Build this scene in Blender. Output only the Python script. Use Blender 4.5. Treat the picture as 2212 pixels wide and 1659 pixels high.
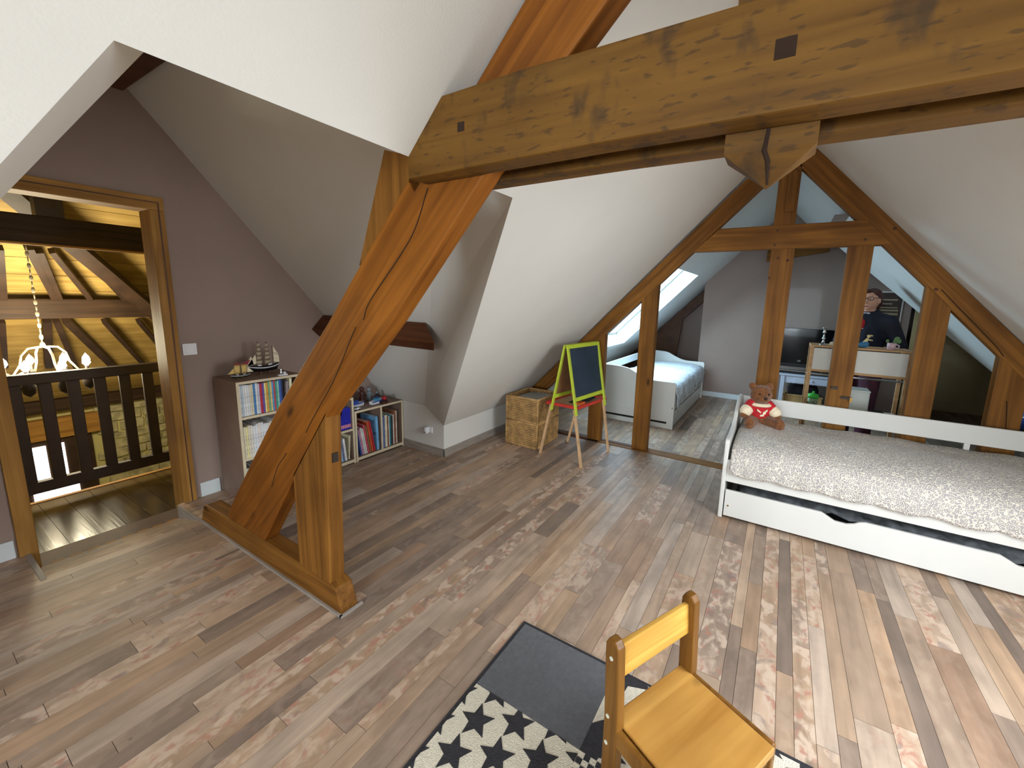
import bpy, bmesh, math, random
from math import sin, cos, pi, radians, sqrt, atan2
from mathutils import Vector, Matrix
for o in list(bpy.data.objects): bpy.data.objects.remove(o)
scene = bpy.context.scene
COL = scene.collection
R = random.Random(7)
# ------------------------------------------------------------------ camera
W, HH = 2212, 1659
F, CX, CY = 880.1, 1155.1, 790.5
YAW, PIT, ROL = radians(31.02), radians(9.43), radians(1.61)
fw = Vector((cos(YAW)*cos(PIT), sin(YAW)*cos(PIT), -sin(PIT)))
rt0 = Vector((sin(YAW), -cos(YAW), 0)); up0 = rt0.cross(fw)
rt = rt0*cos(ROL)+up0*sin(ROL); up = -rt0*sin(ROL)+up0*cos(ROL)
EYE = Vector((0, 0, 1.5))
cd = bpy.data.cameras.new('camera'); cam = bpy.data.objects.new('camera', cd); COL.objects.link(cam)
m = Matrix((rt, up, -fw)).transposed().to_4x4(); m.translation = EYE
cam.matrix_world = m
cd.sensor_fit = 'HORIZONTAL'; cd.sensor_width = 36; cd.lens = F/W*36
cd.shift_x = (W/2-CX)/W; cd.shift_y = (CY-HH/2)/W
cd.clip_start = .02; cd.clip_end = 100
scene.camera = cam
def project(p):
    d = Vector(p)-EYE; z = d.dot(fw)
    if z < .05: return None
    return CX+F*d.dot(rt)/z, CY-F*d.dot(up)/z
def ray_plane(px, py, n, c):
    d = rt*((px-CX)/F)-up*((py-CY)/F)+fw; n = Vector(n)
    return EYE+d*((c-n.dot(EYE))/n.dot(d))
# ------------------------------------------------------------------ sky, daylight, exposure
world = bpy.data.worlds.new('sky'); scene.world = world; world.use_nodes = True
bg = world.node_tree.nodes['Background']
bg.inputs['Color'].default_value = (.50, .78, 1.0, 1); bg.inputs['Strength'].default_value = 1.7
vs = scene.view_settings; vs.view_transform = 'Standard'; vs.look = 'None'; vs.exposure = 0.66; vs.gamma = 1; vs.use_curve_mapping = False
SL, SRT = 1.02, 1.08                      # slopes of the two roof planes
RY, RZ = .08, 2.87                        # ridge
zl = lambda y: RZ-SL*(y-RY)
zr = lambda y: RZ-SRT*(RY-y)
NL = Vector((0, SL, 1)).normalized(); NR = Vector((0, -SRT, 1)).normalized()
def daylight(name, x0, x1, y0, y1, right, power, col, off=.16):
    zf = zr if right else zl; n = NR if right else NL
    c = Vector(((x0+x1)/2, (y0+y1)/2, zf((y0+y1)/2)))+n*off
    l = bpy.data.lights.new(name, 'AREA'); l.shape = 'RECTANGLE'
    l.size = abs(x1-x0)-.06; l.size_y = sqrt((y1-y0)**2+(zf(y1)-zf(y0))**2)-.06
    l.energy = power; l.color = col
    o = bpy.data.objects.new(name, l); COL.objects.link(o)
    zax = n; xax = Vector((1, 0, 0)); yax = zax.cross(xax)
    mm = Matrix((xax, yax, zax)).transposed().to_4x4(); mm.translation = c
    o.matrix_world = mm
WIN_A = (.75, 2.05, -1.80, -.95); WIN_F = (4.80, 6.05, 1.06, 2.05); WIN_G = (-.75, .85, .75, 1.95)
DAY = (.93, .97, 1)
daylight('daylight_roof_window_right_offscreen', *WIN_A, True, 44, DAY)
gl = bpy.data.lights.new('daylight_gable_window_offscreen', 'AREA'); gl.shape = 'RECTANGLE'; gl.size = WIN_G[1]-WIN_G[0]-.1; gl.size_y = WIN_G[3]-WIN_G[2]-.1; gl.energy = 92; gl.color = DAY
go = bpy.data.objects.new('daylight_gable_window_offscreen', gl); COL.objects.link(go); go.location = (-3.05, (WIN_G[0]+WIN_G[1])/2, (WIN_G[2]+WIN_G[3])/2); go.rotation_euler = (pi/2, 0, -pi/2)
daylight('daylight_roof_window_far', *WIN_F, False, 40, (.55, .80, 1), .30)

# ------------------------------------------------------------------ mesh helpers
def bez(pts, n=8):                                            # Catmull-Rom through pts
    out = []; P = [Vector(p) for p in pts]; P = [P[0]*2-P[1]]+P+[P[-1]*2-P[-2]]
    for i in range(1, len(P)-2):
        for k in range(n):
            t = k/n; a, b, c, d = P[i-1:i+3]
            out.append(.5*((2*b)+(c-a)*t+(2*a-5*b+4*c-d)*t*t+(3*b-a-3*c+d)*t**3))
    out.append(P[-2]); return out
class MB:
    def __init__(s): s.v = []; s.f = []; s.mi = []; s.cur = 0
    def _add(s, vs_, fs):
        b = len(s.v); s.v += [tuple(p) for p in vs_]
        for f in fs: s.f.append([b+i for i in f]); s.mi.append(s.cur)
        return s
    def mat(s, i): s.cur = i; return s
    def box(s, x0, x1, y0, y1, z0, z1):
        x0, x1 = sorted((x0, x1)); y0, y1 = sorted((y0, y1)); z0, z1 = sorted((z0, z1))
        return s._add([(x0,y0,z0),(x1,y0,z0),(x1,y1,z0),(x0,y1,z0),(x0,y0,z1),(x1,y0,z1),(x1,y1,z1),(x0,y1,z1)],
            [(0,3,2,1),(4,5,6,7),(0,1,5,4),(1,2,6,5),(2,3,7,6),(3,0,4,7)])
    def hexa(s, a, b):                                   # two quads, bottom and top
        return s._add(list(a)+list(b), [(3,2,1,0),(4,5,6,7),(0,1,5,4),(1,2,6,5),(2,3,7,6),(3,0,4,7)])
    def loft(s, a, b):                                   # two n-gons
        n = len(a)
        return s._add(list(a)+list(b), [tuple(range(n))[::-1], tuple(range(n, 2*n))]+[(i, (i+1)%n, n+(i+1)%n, n+i) for i in range(n)])
    def prism(s, pts, axis, lo, hi):                     # polygon in the two other axes
        mk = {'x': lambda p, t: (t, p[0], p[1]), 'y': lambda p, t: (p[0], t, p[1]), 'z': lambda p, t: (p[0], p[1], t)}[axis]
        return s.loft([mk(p, lo) for p in pts], [mk(p, hi) for p in pts])
    def poly(s, pts): return s._add(pts, [tuple(range(len(pts)))])
    def grid(s, rows, closed=False):
        n = len(rows[0]); b = []
        for r in rows: b += list(r)
        fs = []
        for i in range(len(rows)-1):
            for j in range(n if closed else n-1):
                k = (j+1) % n
                fs.append((i*n+j, i*n+k, (i+1)*n+k, (i+1)*n+j))
        return s._add(b, fs)
    def tube(s, pts, r, n=8, caps=True):
        pts = [Vector(p) for p in pts]; rr = r if isinstance(r, (list, tuple)) else [r]*len(pts)
        rows = []
        for i, p in enumerate(pts):
            d = (pts[min(i+1, len(pts)-1)]-pts[max(i-1, 0)]).normalized()
            a = d.orthogonal().normalized() if i == 0 else (u-d*u.dot(d)).normalized()
            u = a; w = d.cross(a)
            rows.append([p+(a*cos(2*pi*k/n)+w*sin(2*pi*k/n))*rr[i] for k in range(n)])
        s.grid(rows, True)
        if caps: s.poly(rows[0][::-1]); s.poly(rows[-1])
        return s
    def lathe(s, prof, c=(0,0,0), n=16):
        rows = [[(c[0]+r*cos(2*pi*k/n), c[1]+r*sin(2*pi*k/n), c[2]+z) for k in range(n)] for r, z in prof]
        s.grid(rows, True)
        if prof[0][0] > 1e-4: s.poly(rows[0][::-1])
        if prof[-1][0] > 1e-4: s.poly(rows[-1])
        return s
    def ball(s, c, r, n=12, m=8, rot=None):
        r = r if isinstance(r, (list, tuple)) else (r, r, r); rows = []
        for i in range(m+1):
            t = -pi/2+pi*i/m; row = []
            for k in range(n):
                p = Vector((r[0]*cos(t)*cos(2*pi*k/n), r[1]*cos(t)*sin(2*pi*k/n), r[2]*sin(t)))
                if rot: p = rot @ p
                row.append(Vector(c)+p)
            rows.append(row)
        return s.grid(rows, True)
    def cone(s, a, b, ra, rb, n=12):                     # capsule with two radii
        a = Vector(a); b = Vector(b); s.ball(a, ra, n, 8); s.ball(b, rb, n, 8)
        return s.tube([a, b], [ra, rb], n)
    def xf(s, M): s.v = [tuple(M @ Vector(p)) for p in s.v]; return s
    def build(s, name, mats, parent=None, smooth=False, bevel=0, weld=False, local=False, solid=0):
        off = Vector((0,0,0)) if (parent is None or local) else ORG.get(parent.name, Vector((0,0,0)))
        me = bpy.data.meshes.new(name)
        me.from_pydata([Vector(p)-off for p in s.v], [], s.f)
        mats = mats if isinstance(mats, (list, tuple)) else [mats]
        for mm in mats: me.materials.append(M[mm] if isinstance(mm, str) else mm)
        for i, p in enumerate(me.polygons):
            p.material_index = s.mi[i]; p.use_smooth = smooth
        bm = bmesh.new(); bm.from_mesh(me)
        if weld or smooth: bmesh.ops.remove_doubles(bm, verts=bm.verts, dist=1e-5)
        bmesh.ops.recalc_face_normals(bm, faces=bm.faces)
        bm.to_mesh(me); bm.free()
        o = bpy.data.objects.new(name, me); COL.objects.link(o)
        if parent: o.parent = parent
        ORG[o.name] = off
        if bevel:
            b = o.modifiers.new('b', 'BEVEL'); b.width = bevel; b.segments = 2; b.limit_method = 'ANGLE'; b.harden_normals = False
        if solid:
            b = o.modifiers.new('s', 'SOLIDIFY'); b.thickness = solid; b.offset = 0
        return o
ORG = {}
def tag(o, label=None, cat=None, group=None, kind=None):
    if label: o['label'] = label
    if cat: o['category'] = cat
    if group: o['group'] = group
    if kind: o['kind'] = kind
    return o
def thing(name, label, cat, loc=(0,0,0), rz=0, group=None):
    o = bpy.data.objects.new(name, None); COL.objects.link(o); o.empty_display_size = .1
    o.location = loc; o.rotation_euler = (0,0,rz); ORG[o.name] = Vector(loc)
    return tag(o, label, cat, group)
def struct(o): o['kind'] = 'structure'; return o
def remesh(o, voxel, smooth=2):
    a = o.modifiers.new('r', 'REMESH'); a.mode = 'VOXEL'; a.voxel_size = voxel; a.use_smooth_shade = True
    b = o.modifiers.new('s', 'SMOOTH'); b.iterations = smooth; b.factor = .5
    dg = bpy.context.evaluated_depsgraph_get()
    me = bpy.data.meshes.new_from_object(o.evaluated_get(dg)); mats = list(o.data.materials)
    o.modifiers.clear(); o.data = me
    if not me.materials:
        for q in mats: me.materials.append(q)
    for p in me.polygons: p.use_smooth = True
    return o
# ------------------------------------------------------------------ materials
M = {}
def lin(c): return tuple((x/255/12.92 if x/255 <= .04045 else ((x/255+.055)/1.055)**2.4) for x in c)+(1,)
def mat(name, c, rough=.6, var=.08, scale=8, bump=0, bscale=40, metal=0, spec=.4, emit=0, stretch=(1,1,1), c2=None, sheen=0):
    mt = bpy.data.materials.new(name); mt.use_nodes = True; nt = mt.node_tree; b = nt.nodes['Principled BSDF']
    b.inputs['Roughness'].default_value = rough; b.inputs['Metallic'].default_value = metal
    b.inputs['Specular IOR Level'].default_value = spec
    if sheen: b.inputs['Sheen Weight'].default_value = sheen
    col = lin(c)
    tc = nt.nodes.new('ShaderNodeTexCoord'); mp = nt.nodes.new('ShaderNodeMapping'); mp.inputs['Scale'].default_value = stretch
    nt.links.new(tc.outputs['Object'], mp.inputs['Vector'])
    nz = nt.nodes.new('ShaderNodeTexNoise'); nz.inputs['Scale'].default_value = scale; nz.inputs['Detail'].default_value = 4
    nt.links.new(mp.outputs['Vector'], nz.inputs['Vector'])
    rp = nt.nodes.new('ShaderNodeValToRGB'); e = rp.color_ramp.elements
    d = lin(c2) if c2 else tuple(x*(1-var*2) for x in col[:3])+(1,)
    e[0].position = .3; e[0].color = d; e[1].position = .7; e[1].color = col if c2 else tuple(min(1, x*(1+var)) for x in col[:3])+(1,)
    nt.links.new(nz.outputs['Fac'], rp.inputs['Fac']); nt.links.new(rp.outputs['Color'], b.inputs['Base Color'])
    if bump:
        n2 = nt.nodes.new('ShaderNodeTexNoise'); n2.inputs['Scale'].default_value = bscale; n2.inputs['Detail'].default_value = 3
        nt.links.new(mp.outputs['Vector'], n2.inputs['Vector'])
        bp = nt.nodes.new('ShaderNodeBump'); bp.inputs['Strength'].default_value = bump; bp.inputs['Distance'].default_value = .01
        nt.links.new(n2.outputs['Fac'], bp.inputs['Height']); nt.links.new(bp.outputs['Normal'], b.inputs['Normal'])
    if emit:
        b.inputs['Emission Color'].default_value = col; b.inputs['Emission Strength'].default_value = emit
    M[name] = mt; return mt
def wood(name, light, dark, axis='z', rough=.6, fine=28, knots=True, stains=0, ang=0, spec=.2):
    """varnished wood, grain along one axis (or along a slope of angle ang about X)"""
    mt = bpy.data.materials.new(name); mt.use_nodes = True; nt = mt.node_tree; b = nt.nodes['Principled BSDF']; L = nt.links.new
    b.inputs['Roughness'].default_value = rough; b.inputs['Specular IOR Level'].default_value = spec
    tc = nt.nodes.new('ShaderNodeTexCoord'); mp = nt.nodes.new('ShaderNodeMapping')
    mr = nt.nodes.new('ShaderNodeMapping'); mr.inputs['Rotation'].default_value = (ang, 0, 0)
    L(tc.outputs['Object'], mr.inputs['Vector']); L(mr.outputs['Vector'], mp.inputs['Vector'])
    sc = {'x': (1.2, fine, fine), 'y': (fine, 1.2, fine), 'z': (fine, fine, 1.2)}[axis]; mp.inputs['Scale'].default_value = sc
    n1 = nt.nodes.new('ShaderNodeTexNoise'); n1.inputs['Scale'].default_value = 1; n1.inputs['Detail'].default_value = 5; n1.inputs['Distortion'].default_value = .6
    L(mp.outputs['Vector'], n1.inputs['Vector'])
    n2 = nt.nodes.new('ShaderNodeTexNoise'); n2.inputs['Scale'].default_value = 2.6; n2.inputs['Detail'].default_value = 2
    L(mr.outputs['Vector'], n2.inputs['Vector'])
    r1 = nt.nodes.new('ShaderNodeValToRGB'); e = r1.color_ramp.elements
    e[0].position = .28; e[0].color = lin(dark); e[1].position = .68; e[1].color = lin(light); L(n1.outputs['Fac'], r1.inputs['Fac'])
    mx = nt.nodes.new('ShaderNodeMix'); mx.data_type = 'RGBA'; mx.blend_type = 'MULTIPLY'; mx.inputs['Factor'].default_value = .55
    r2 = nt.nodes.new('ShaderNodeValToRGB'); e = r2.color_ramp.elements; e[0].position = .3; e[0].color = (.45, .42, .4, 1); e[1].position = .62; e[1].color = (1, 1, 1, 1)
    L(n2.outputs['Fac'], r2.inputs['Fac']); L(r1.outputs['Color'], mx.inputs[6]); L(r2.outputs['Color'], mx.inputs[7])
    out = mx.outputs[2]
    def dots(sx, lo, hi, colr):
        nonlocal out
        vm = nt.nodes.new('ShaderNodeMapping'); vm.inputs['Scale'].default_value = sx; L(mr.outputs['Vector'], vm.inputs['Vector'])
        vo = nt.nodes.new('ShaderNodeTexVoronoi'); vo.inputs['Scale'].default_value = 1; L(vm.outputs['Vector'], vo.inputs['Vector'])
        mrg = nt.nodes.new('ShaderNodeMapRange'); mrg.inputs['From Min'].default_value = lo; mrg.inputs['From Max'].default_value = hi
        mrg.inputs['To Min'].default_value = .85; mrg.inputs['To Max'].default_value = 0; L(vo.outputs['Distance'], mrg.inputs['Value'])
        m2 = nt.nodes.new('ShaderNodeMix'); m2.data_type = 'RGBA'; L(mrg.outputs['Result'], m2.inputs['Factor'])
        L(out, m2.inputs[6]); m2.inputs[7].default_value = lin(colr); out = m2.outputs[2]
    if knots:
        k = {'x': (1.6, 4, 4), 'y': (4, 1.6, 4), 'z': (4, 4, 1.6)}[axis]; dots(k, .03, .1, tuple(x*.45 for x in dark))
    if stains:
        nn = nt.nodes.new('ShaderNodeTexNoise'); nn.inputs['Scale'].default_value = 1; nn.inputs['Detail'].default_value = 4
        vm = nt.nodes.new('ShaderNodeMapping'); vm.inputs['Scale'].default_value = {'y': (9, 13, 7)}.get(axis, (8, 8, 8)); L(mr.outputs['Vector'], vm.inputs['Vector']); L(vm.outputs['Vector'], nn.inputs['Vector'])
        mrg = nt.nodes.new('ShaderNodeMapRange'); mrg.inputs['From Min'].default_value = .56; mrg.inputs['From Max'].default_value = .70; mrg.inputs['To Max'].default_value = stains
        L(nn.outputs['Fac'], mrg.inputs['Value'])
        m2 = nt.nodes.new('ShaderNodeMix'); m2.data_type = 'RGBA'; L(mrg.outputs['Result'], m2.inputs['Factor']); L(out, m2.inputs[6]); m2.inputs[7].default_value = lin((52, 38, 24)); out = m2.outputs[2]
        # broken saw lines along the beam
        wv = nt.nodes.new('ShaderNodeTexNoise'); wv.inputs['Scale'].default_value = 1; vm = nt.nodes.new('ShaderNodeMapping'); vm.inputs['Scale'].default_value = (30, 22, 85); L(mr.outputs['Vector'], vm.inputs['Vector']); L(vm.outputs['Vector'], wv.inputs['Vector'])
        mrg = nt.nodes.new('ShaderNodeMapRange'); mrg.inputs['From Min'].default_value = .60; mrg.inputs['From Max'].default_value = .67; mrg.inputs['To Max'].default_value = .6
        L(wv.outputs['Fac'], mrg.inputs['Value'])
        m2 = nt.nodes.new('ShaderNodeMix'); m2.data_type = 'RGBA'; L(mrg.outputs['Result'], m2.inputs['Factor']); L(out, m2.inputs[6]); m2.inputs[7].default_value = lin((60, 42, 22)); out = m2.outputs[2]
    L(out, b.inputs['Base Color'])
    bp = nt.nodes.new('ShaderNodeBump'); bp.inputs['Strength'].default_value = .25; bp.inputs['Distance'].default_value = .004
    L(n1.outputs['Fac'], bp.inputs['Height']); L(bp.outputs['Normal'], b.inputs['Normal'])
    M[name] = mt; return mt
mat('ceiling_paint', (226, 224, 218), .9, .012, 3, .05, 160, spec=.2)
mat('mauve_paint', (156, 136, 126), .9, .02, 3, .05, 160, spec=.2)
mat('white_base', (214, 220, 222), .6, .02, 6)
mat('grey_base', (158, 148, 138), .6, .12, 9, stretch=(.6, .6, 6))
mat('sub_floor', (50, 42, 36), .9)
TL, TD = (146, 97, 38), (102, 63, 20)
wood('timber_z', TL, TD, 'z'); wood('timber_y', TL, TD, 'y'); wood('timber_x', TL, TD, 'x')
wood('timber_left', TL, TD, 'y', ang=math.atan(SL)); wood('timber_right', TL, TD, 'y', ang=-math.atan(SRT))
wood('timber_stained', (118, 82, 28), (88, 57, 15), 'y', stains=.75)
wood('timber_leg', (150, 90, 26), (106, 58, 11), 'y', ang=math.atan(.98))
mat('timber_dark', (92, 58, 36), .6, .2, 6)
mat('crack', (40, 22, 8), .9)
wood('oak_frame', (182, 134, 68), (140, 96, 40), 'z', knots=False)
wood('oak_frame_x', (182, 134, 68), (140, 96, 40), 'x', knots=False)
mat('white_lacquer', (222, 221, 216), .35, .015, 4)
mat('black', (14, 14, 16), .4)
mat('black_gloss', (8, 8, 11), .12, spec=.6)
mat('plastic_white', (235, 235, 238), .4, .01)
mat('silver', (190, 190, 190), .25, metal=1)
mat('iron', (60, 52, 46), .5, metal=.6)
mat('brass', (176, 140, 80), .35, metal=.8)
def glass(name, refl=.06):
    mt = bpy.data.materials.new(name); mt.use_nodes = True; nt = mt.node_tree; nt.nodes.clear()
    o = nt.nodes.new('ShaderNodeOutputMaterial'); mx = nt.nodes.new('ShaderNodeMixShader'); t = nt.nodes.new('ShaderNodeBsdfTransparent'); g = nt.nodes.new('ShaderNodeBsdfGlossy')
    t.inputs['Color'].default_value = (.95, .97, .98, 1); g.inputs['Roughness'].default_value = .02
    fr = nt.nodes.new('ShaderNodeFresnel'); fr.inputs['IOR'].default_value = 1.09
    nt.links.new(fr.outputs[0], mx.inputs[0]); nt.links.new(t.outputs[0], mx.inputs[1]); nt.links.new(g.outputs[0], mx.inputs[2]); nt.links.new(mx.outputs[0], o.inputs[0])
    M[name] = mt
glass('glass')
def plank_material(name, use_attr):
    mt = bpy.data.materials.new(name); mt.use_nodes = True; nt = mt.node_tree; b = nt.nodes['Principled BSDF']; L = nt.links.new
    b.inputs['Roughness'].default_value = .5; b.inputs['Specular IOR Level'].default_value = .35
    if use_attr:
        at = nt.nodes.new('ShaderNodeVertexColor'); at.layer_name = 'rnd'; src = at.outputs['Color']
    else:
        oi = nt.nodes.new('ShaderNodeObjectInfo'); src = oi.outputs['Color']
    sp = nt.nodes.new('ShaderNodeSeparateColor'); L(src, sp.inputs[0])
    rp = nt.nodes.new('ShaderNodeValToRGB'); cr = rp.color_ramp; cr.interpolation = 'LINEAR'
    cols = [(128, 112, 101), (146, 127, 113), (160, 140, 124), (168, 143, 122), (178, 151, 126), (184, 168, 155), (190, 160, 132), (150, 122, 102)]
    while len(cr.elements) < len(cols): cr.elements.new(.5)
    for i, c in enumerate(cols): cr.elements[i].position = i/(len(cols)-1); cr.elements[i].color = lin(c)
    L(sp.outputs[0], rp.inputs['Fac'])
    ge = nt.nodes.new('ShaderNodeNewGeometry'); ad = nt.nodes.new('ShaderNodeVectorMath'); ad.operation = 'MULTIPLY_ADD'
    cb = nt.nodes.new('ShaderNodeCombineXYZ'); L(sp.outputs[2], cb.inputs[0]); L(sp.outputs[2], cb.inputs[2])
    ad.inputs[1].default_value = (17, 5, 9); L(cb.outputs[0], ad.inputs[0]); L(ge.outputs['Position'], ad.inputs[2])
    def noise(scale, st, det=4, dist=0):
        mp = nt.nodes.new('ShaderNodeMapping'); mp.inputs['Scale'].default_value = st; L(ad.outputs[0], mp.inputs['Vector'])
        n = nt.nodes.new('ShaderNodeTexNoise'); n.inputs['Scale'].default_value = scale; n.inputs['Detail'].default_value = det; n.inputs['Distortion'].default_value = dist
        L(mp.outputs[0], n.inputs['Vector']); return n.outputs['Fac']
    def mixc(fac, a, bcol, mode='MIX'):
        mx = nt.nodes.new('ShaderNodeMix'); mx.data_type = 'RGBA'; mx.blend_type = mode
        if isinstance(fac, float): mx.inputs['Factor'].default_value = fac
        else: L(fac, mx.inputs['Factor'])
        L(a, mx.inputs[6])
        if isinstance(bcol, tuple): mx.inputs[7].default_value = bcol
        else: L(bcol, mx.inputs[7])
        return mx.outputs[2]
    def rng(v, a, bb, lo=0., hi=1.):
        q = nt.nodes.new('ShaderNodeMapRange'); q.inputs['From Min'].default_value = a; q.inputs['From Max'].default_value = bb; q.inputs['To Min'].default_value = lo; q.inputs['To Max'].default_value = hi
        L(v, q.inputs['Value']); return q.outputs['Result']
    def mul(a, bb):
        q = nt.nodes.new('ShaderNodeMath'); q.operation = 'MULTIPLY'; L(a, q.inputs[0]); L(bb, q.inputs[1]); return q.outputs[0]
    g = nt.nodes.new('ShaderNodeValToRGB'); g.color_ramp.elements[0].position = .3; g.color_ramp.elements[0].color = (.72, .7, .68, 1); g.color_ramp.elements[1].position = .7; g.color_ramp.elements[1].color = (1.12, 1.1, 1.08, 1)
    L(noise(1, (2.2, 26, 5), 5, .4), g.inputs['Fac'])
    c = mixc(.8, rp.outputs['Color'], g.outputs['Color'], 'MULTIPLY')
    g2 = nt.nodes.new('ShaderNodeValToRGB'); g2.color_ramp.elements[0].position = .35; g2.color_ramp.elements[0].color = (.80, .79, .78, 1); g2.color_ramp.elements[1].position = .65; g2.color_ramp.elements[1].color = (1.06, 1.04, 1.02, 1)
    L(noise(5, (1, 1.6, 1), 3), g2.inputs['Fac']); c = mixc(.9, c, g2.outputs['Color'], 'MULTIPLY')
    fl = sp.outputs[1]
    f1 = mul(rng(noise(17, (.8, 1.3, 1), 8, .5), .47, .60), fl)
    c = mixc(f1, c, lin((202, 178, 158)))
    f2 = mul(rng(noise(22, (.9, 1.2, 1), 7, .4), .55, .66), fl)
    c = mixc(f2, c, lin((172, 122, 104)))
    f3 = mul(rng(noise(11, (1, 1, 1), 6, .6), .60, .68, 0, .7), fl)
    c = mixc(f3, c, lin((128, 110, 104)))
    vo = nt.nodes.new('ShaderNodeTexVoronoi'); vo.inputs['Scale'].default_value = 4.2; L(ad.outputs[0], vo.inputs['Vector'])
    c = mixc(rng(vo.outputs['Distance'], .018, .045, .8, 0.), c, lin((72, 58, 50)))
    L(c, b.inputs['Base Color'])
    bp = nt.nodes.new('ShaderNodeBump'); bp.inputs['Strength'].default_value = .12; bp.inputs['Distance'].default_value = .002
    L(noise(1, (4, 60, 20), 3), bp.inputs['Height']); L(bp.outputs['Normal'], b.inputs['Normal'])
    M[name] = mt
plank_material('plank', False); plank_material('plank_far', True)
def objcolor(name, rough=.5, marks=0):
    mt = bpy.data.materials.new(name); mt.use_nodes = True; nt = mt.node_tree; b = nt.nodes['Principled BSDF']; L = nt.links.new
    b.inputs['Roughness'].default_value = rough
    oi = nt.nodes.new('ShaderNodeObjectInfo'); out = oi.outputs['Color']
    if marks:
        tc = nt.nodes.new('ShaderNodeTexCoord'); mp = nt.nodes.new('ShaderNodeMapping'); mp.inputs['Scale'].default_value = (260, 1, 90)
        L(tc.outputs['Object'], mp.inputs['Vector']); n = nt.nodes.new('ShaderNodeTexNoise'); n.inputs['Scale'].default_value = 1; n.inputs['Detail'].default_value = 1
        L(mp.outputs[0], n.inputs['Vector'])
        n2 = nt.nodes.new('ShaderNodeTexNoise'); n2.inputs['Scale'].default_value = 14; L(tc.outputs['Object'], n2.inputs['Vector'])
        r1 = nt.nodes.new('ShaderNodeMapRange'); r1.inputs['From Min'].default_value = .55; r1.inputs['From Max'].default_value = .6; L(n.outputs['Fac'], r1.inputs['Value'])
        r2 = nt.nodes.new('ShaderNodeMapRange'); r2.inputs['From Min'].default_value = .5; r2.inputs['From Max'].default_value = .54; L(n2.outputs['Fac'], r2.inputs['Value'])
        mm = nt.nodes.new('ShaderNodeMath'); mm.operation = 'MULTIPLY'; L(r1.outputs[0], mm.inputs[0]); L(r2.outputs[0], mm.inputs[1])
        m2 = nt.nodes.new('ShaderNodeMath'); m2.operation = 'MULTIPLY'; m2.inputs[1].default_value = marks; L(mm.outputs[0], m2.inputs[0])
        mx = nt.nodes.new('ShaderNodeMix'); mx.data_type = 'RGBA'; mx.blend_type = 'MULTIPLY'; L(m2.outputs[0], mx.inputs['Factor']); L(out, mx.inputs[6]); mx.inputs[7].default_value = (.2, .2, .25, 1); out = mx.outputs[2]
    L(out, b.inputs['Base Color']); M[name] = mt
objcolor('book_cover', .45, .8); objcolor('plain_paint', .5)
mat('paper', (228, 222, 208), .8, .03, 20)

# ================================================================== STRUCTURE
YW = 3.50                                                     # door wall
EX = (-3.0, 8.4)
def slab(mb, poly, n, t=.06):                                 # roof panel: polygon plus thickness along n (outward)
    a = [Vector(p) for p in poly]; b = [p+n*t for p in a]; mb.loft(a, b)
L3 = lambda x, y: (x, y, zl(y)); R3 = lambda x, y: (x, y, zr(y))
A0, A1 = (1.478, 1.02), (2.70, 2.594); B0, B1 = (.283, 1.02), (-.66, 2.594)
mb = MB()
for poly in ([(-3, RY), (-.66, RY), (-.66, 2.594), (-3, 2.594)],
             [(-.66, RY), B0[:1]+(RY,), B0, B1], [(B0[0], RY), (A0[0], RY), A0, B0], [(A0[0], RY), (A1[0], RY), A1, A0],
             [(A1[0], RY), (WIN_F[0], RY), (WIN_F[0], 2.594), A1], [(WIN_F[0], RY), (WIN_F[1], RY), (WIN_F[1], WIN_F[2]), (WIN_F[0], WIN_F[2])],
             [(WIN_F[0], WIN_F[3]), (WIN_F[1], WIN_F[3]), (WIN_F[1], 2.594), (WIN_F[0], 2.594)], [(WIN_F[1], RY), (8.4, RY), (8.4, 2.594), (WIN_F[1], 2.594)]):
    slab(mb, [L3(*p) for p in poly], NL, .03)
struct(mb.build('ceiling', 'ceiling_paint'))
mb = MB(); YK = -2.30
def rp(x0, x1, y0=YK, y1=RY): slab(mb, [R3(x0, y0), R3(x1, y0), R3(x1, y1), R3(x0, y1)], NR, .03)
rp(-3, WIN_A[0])
rp(WIN_A[0], WIN_A[1], YK, WIN_A[2]); rp(WIN_A[0], WIN_A[1], WIN_A[3], RY); rp(WIN_A[1], 4.02)
slab(mb, [R3(*p) for p in ((4.02, YK), (4.80, YK), (6.58, -.46), (7.07, -.46), (7.07, RY), (4.02, RY))], NR, .03)
struct(mb.build('ceiling', 'ceiling_paint'))
# cross wing ceiling above the stair door
wz = lambda x: 2.756-1.19*(x-.93)
wl = lambda x: 2.756-1.0*(.93-x)
mb = MB()
mb.poly([(.93, YW, 2.756), (2.2, YW, wz(2.2)), (2.2, 2.25, wz(2.2)), (1.99, 2.017, wz(1.99)), (1.083, 1.02, wz(1.083)), (.93, 1.02, 2.756)])
mb.poly([(2.2, YW, wz(2.2)), (2.71, YW, .46), (2.71, 2.846, .46), (2.2, 2.25, wz(2.2))])
mb.poly([(.93, YW, 2.756), (-.34, YW, wl(-.34)), (-.34, 2.25, wl(-.34)), (.777, 1.02, wl(.777)), (.93, 1.02, 2.756)])
mb.poly([(-.34, YW, wl(-.34)), (-.68, YW, .46), (-.68, 2.846, .46), (-.34, 2.25, wl(-.34))])
struct(mb.build('ceiling', 'ceiling_paint', weld=True))
mb = MB()                                                     # cheeks between the two roofs
mb.poly([L3(*A0), L3(*A1), (2.71, 2.846, .46), (2.2, 2.25, wz(2.2))]); mb.poly([L3(*A0), (2.2, 2.25, wz(2.2)), (1.99, 2.017, wz(1.99)), (1.083, 1.02, wz(1.083))])
mb.poly([L3(*B0), L3(*B1), (-.68, 2.846, .46), (-.34, 2.25, wl(-.34)), (.777, 1.02, wl(.777))])
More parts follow.
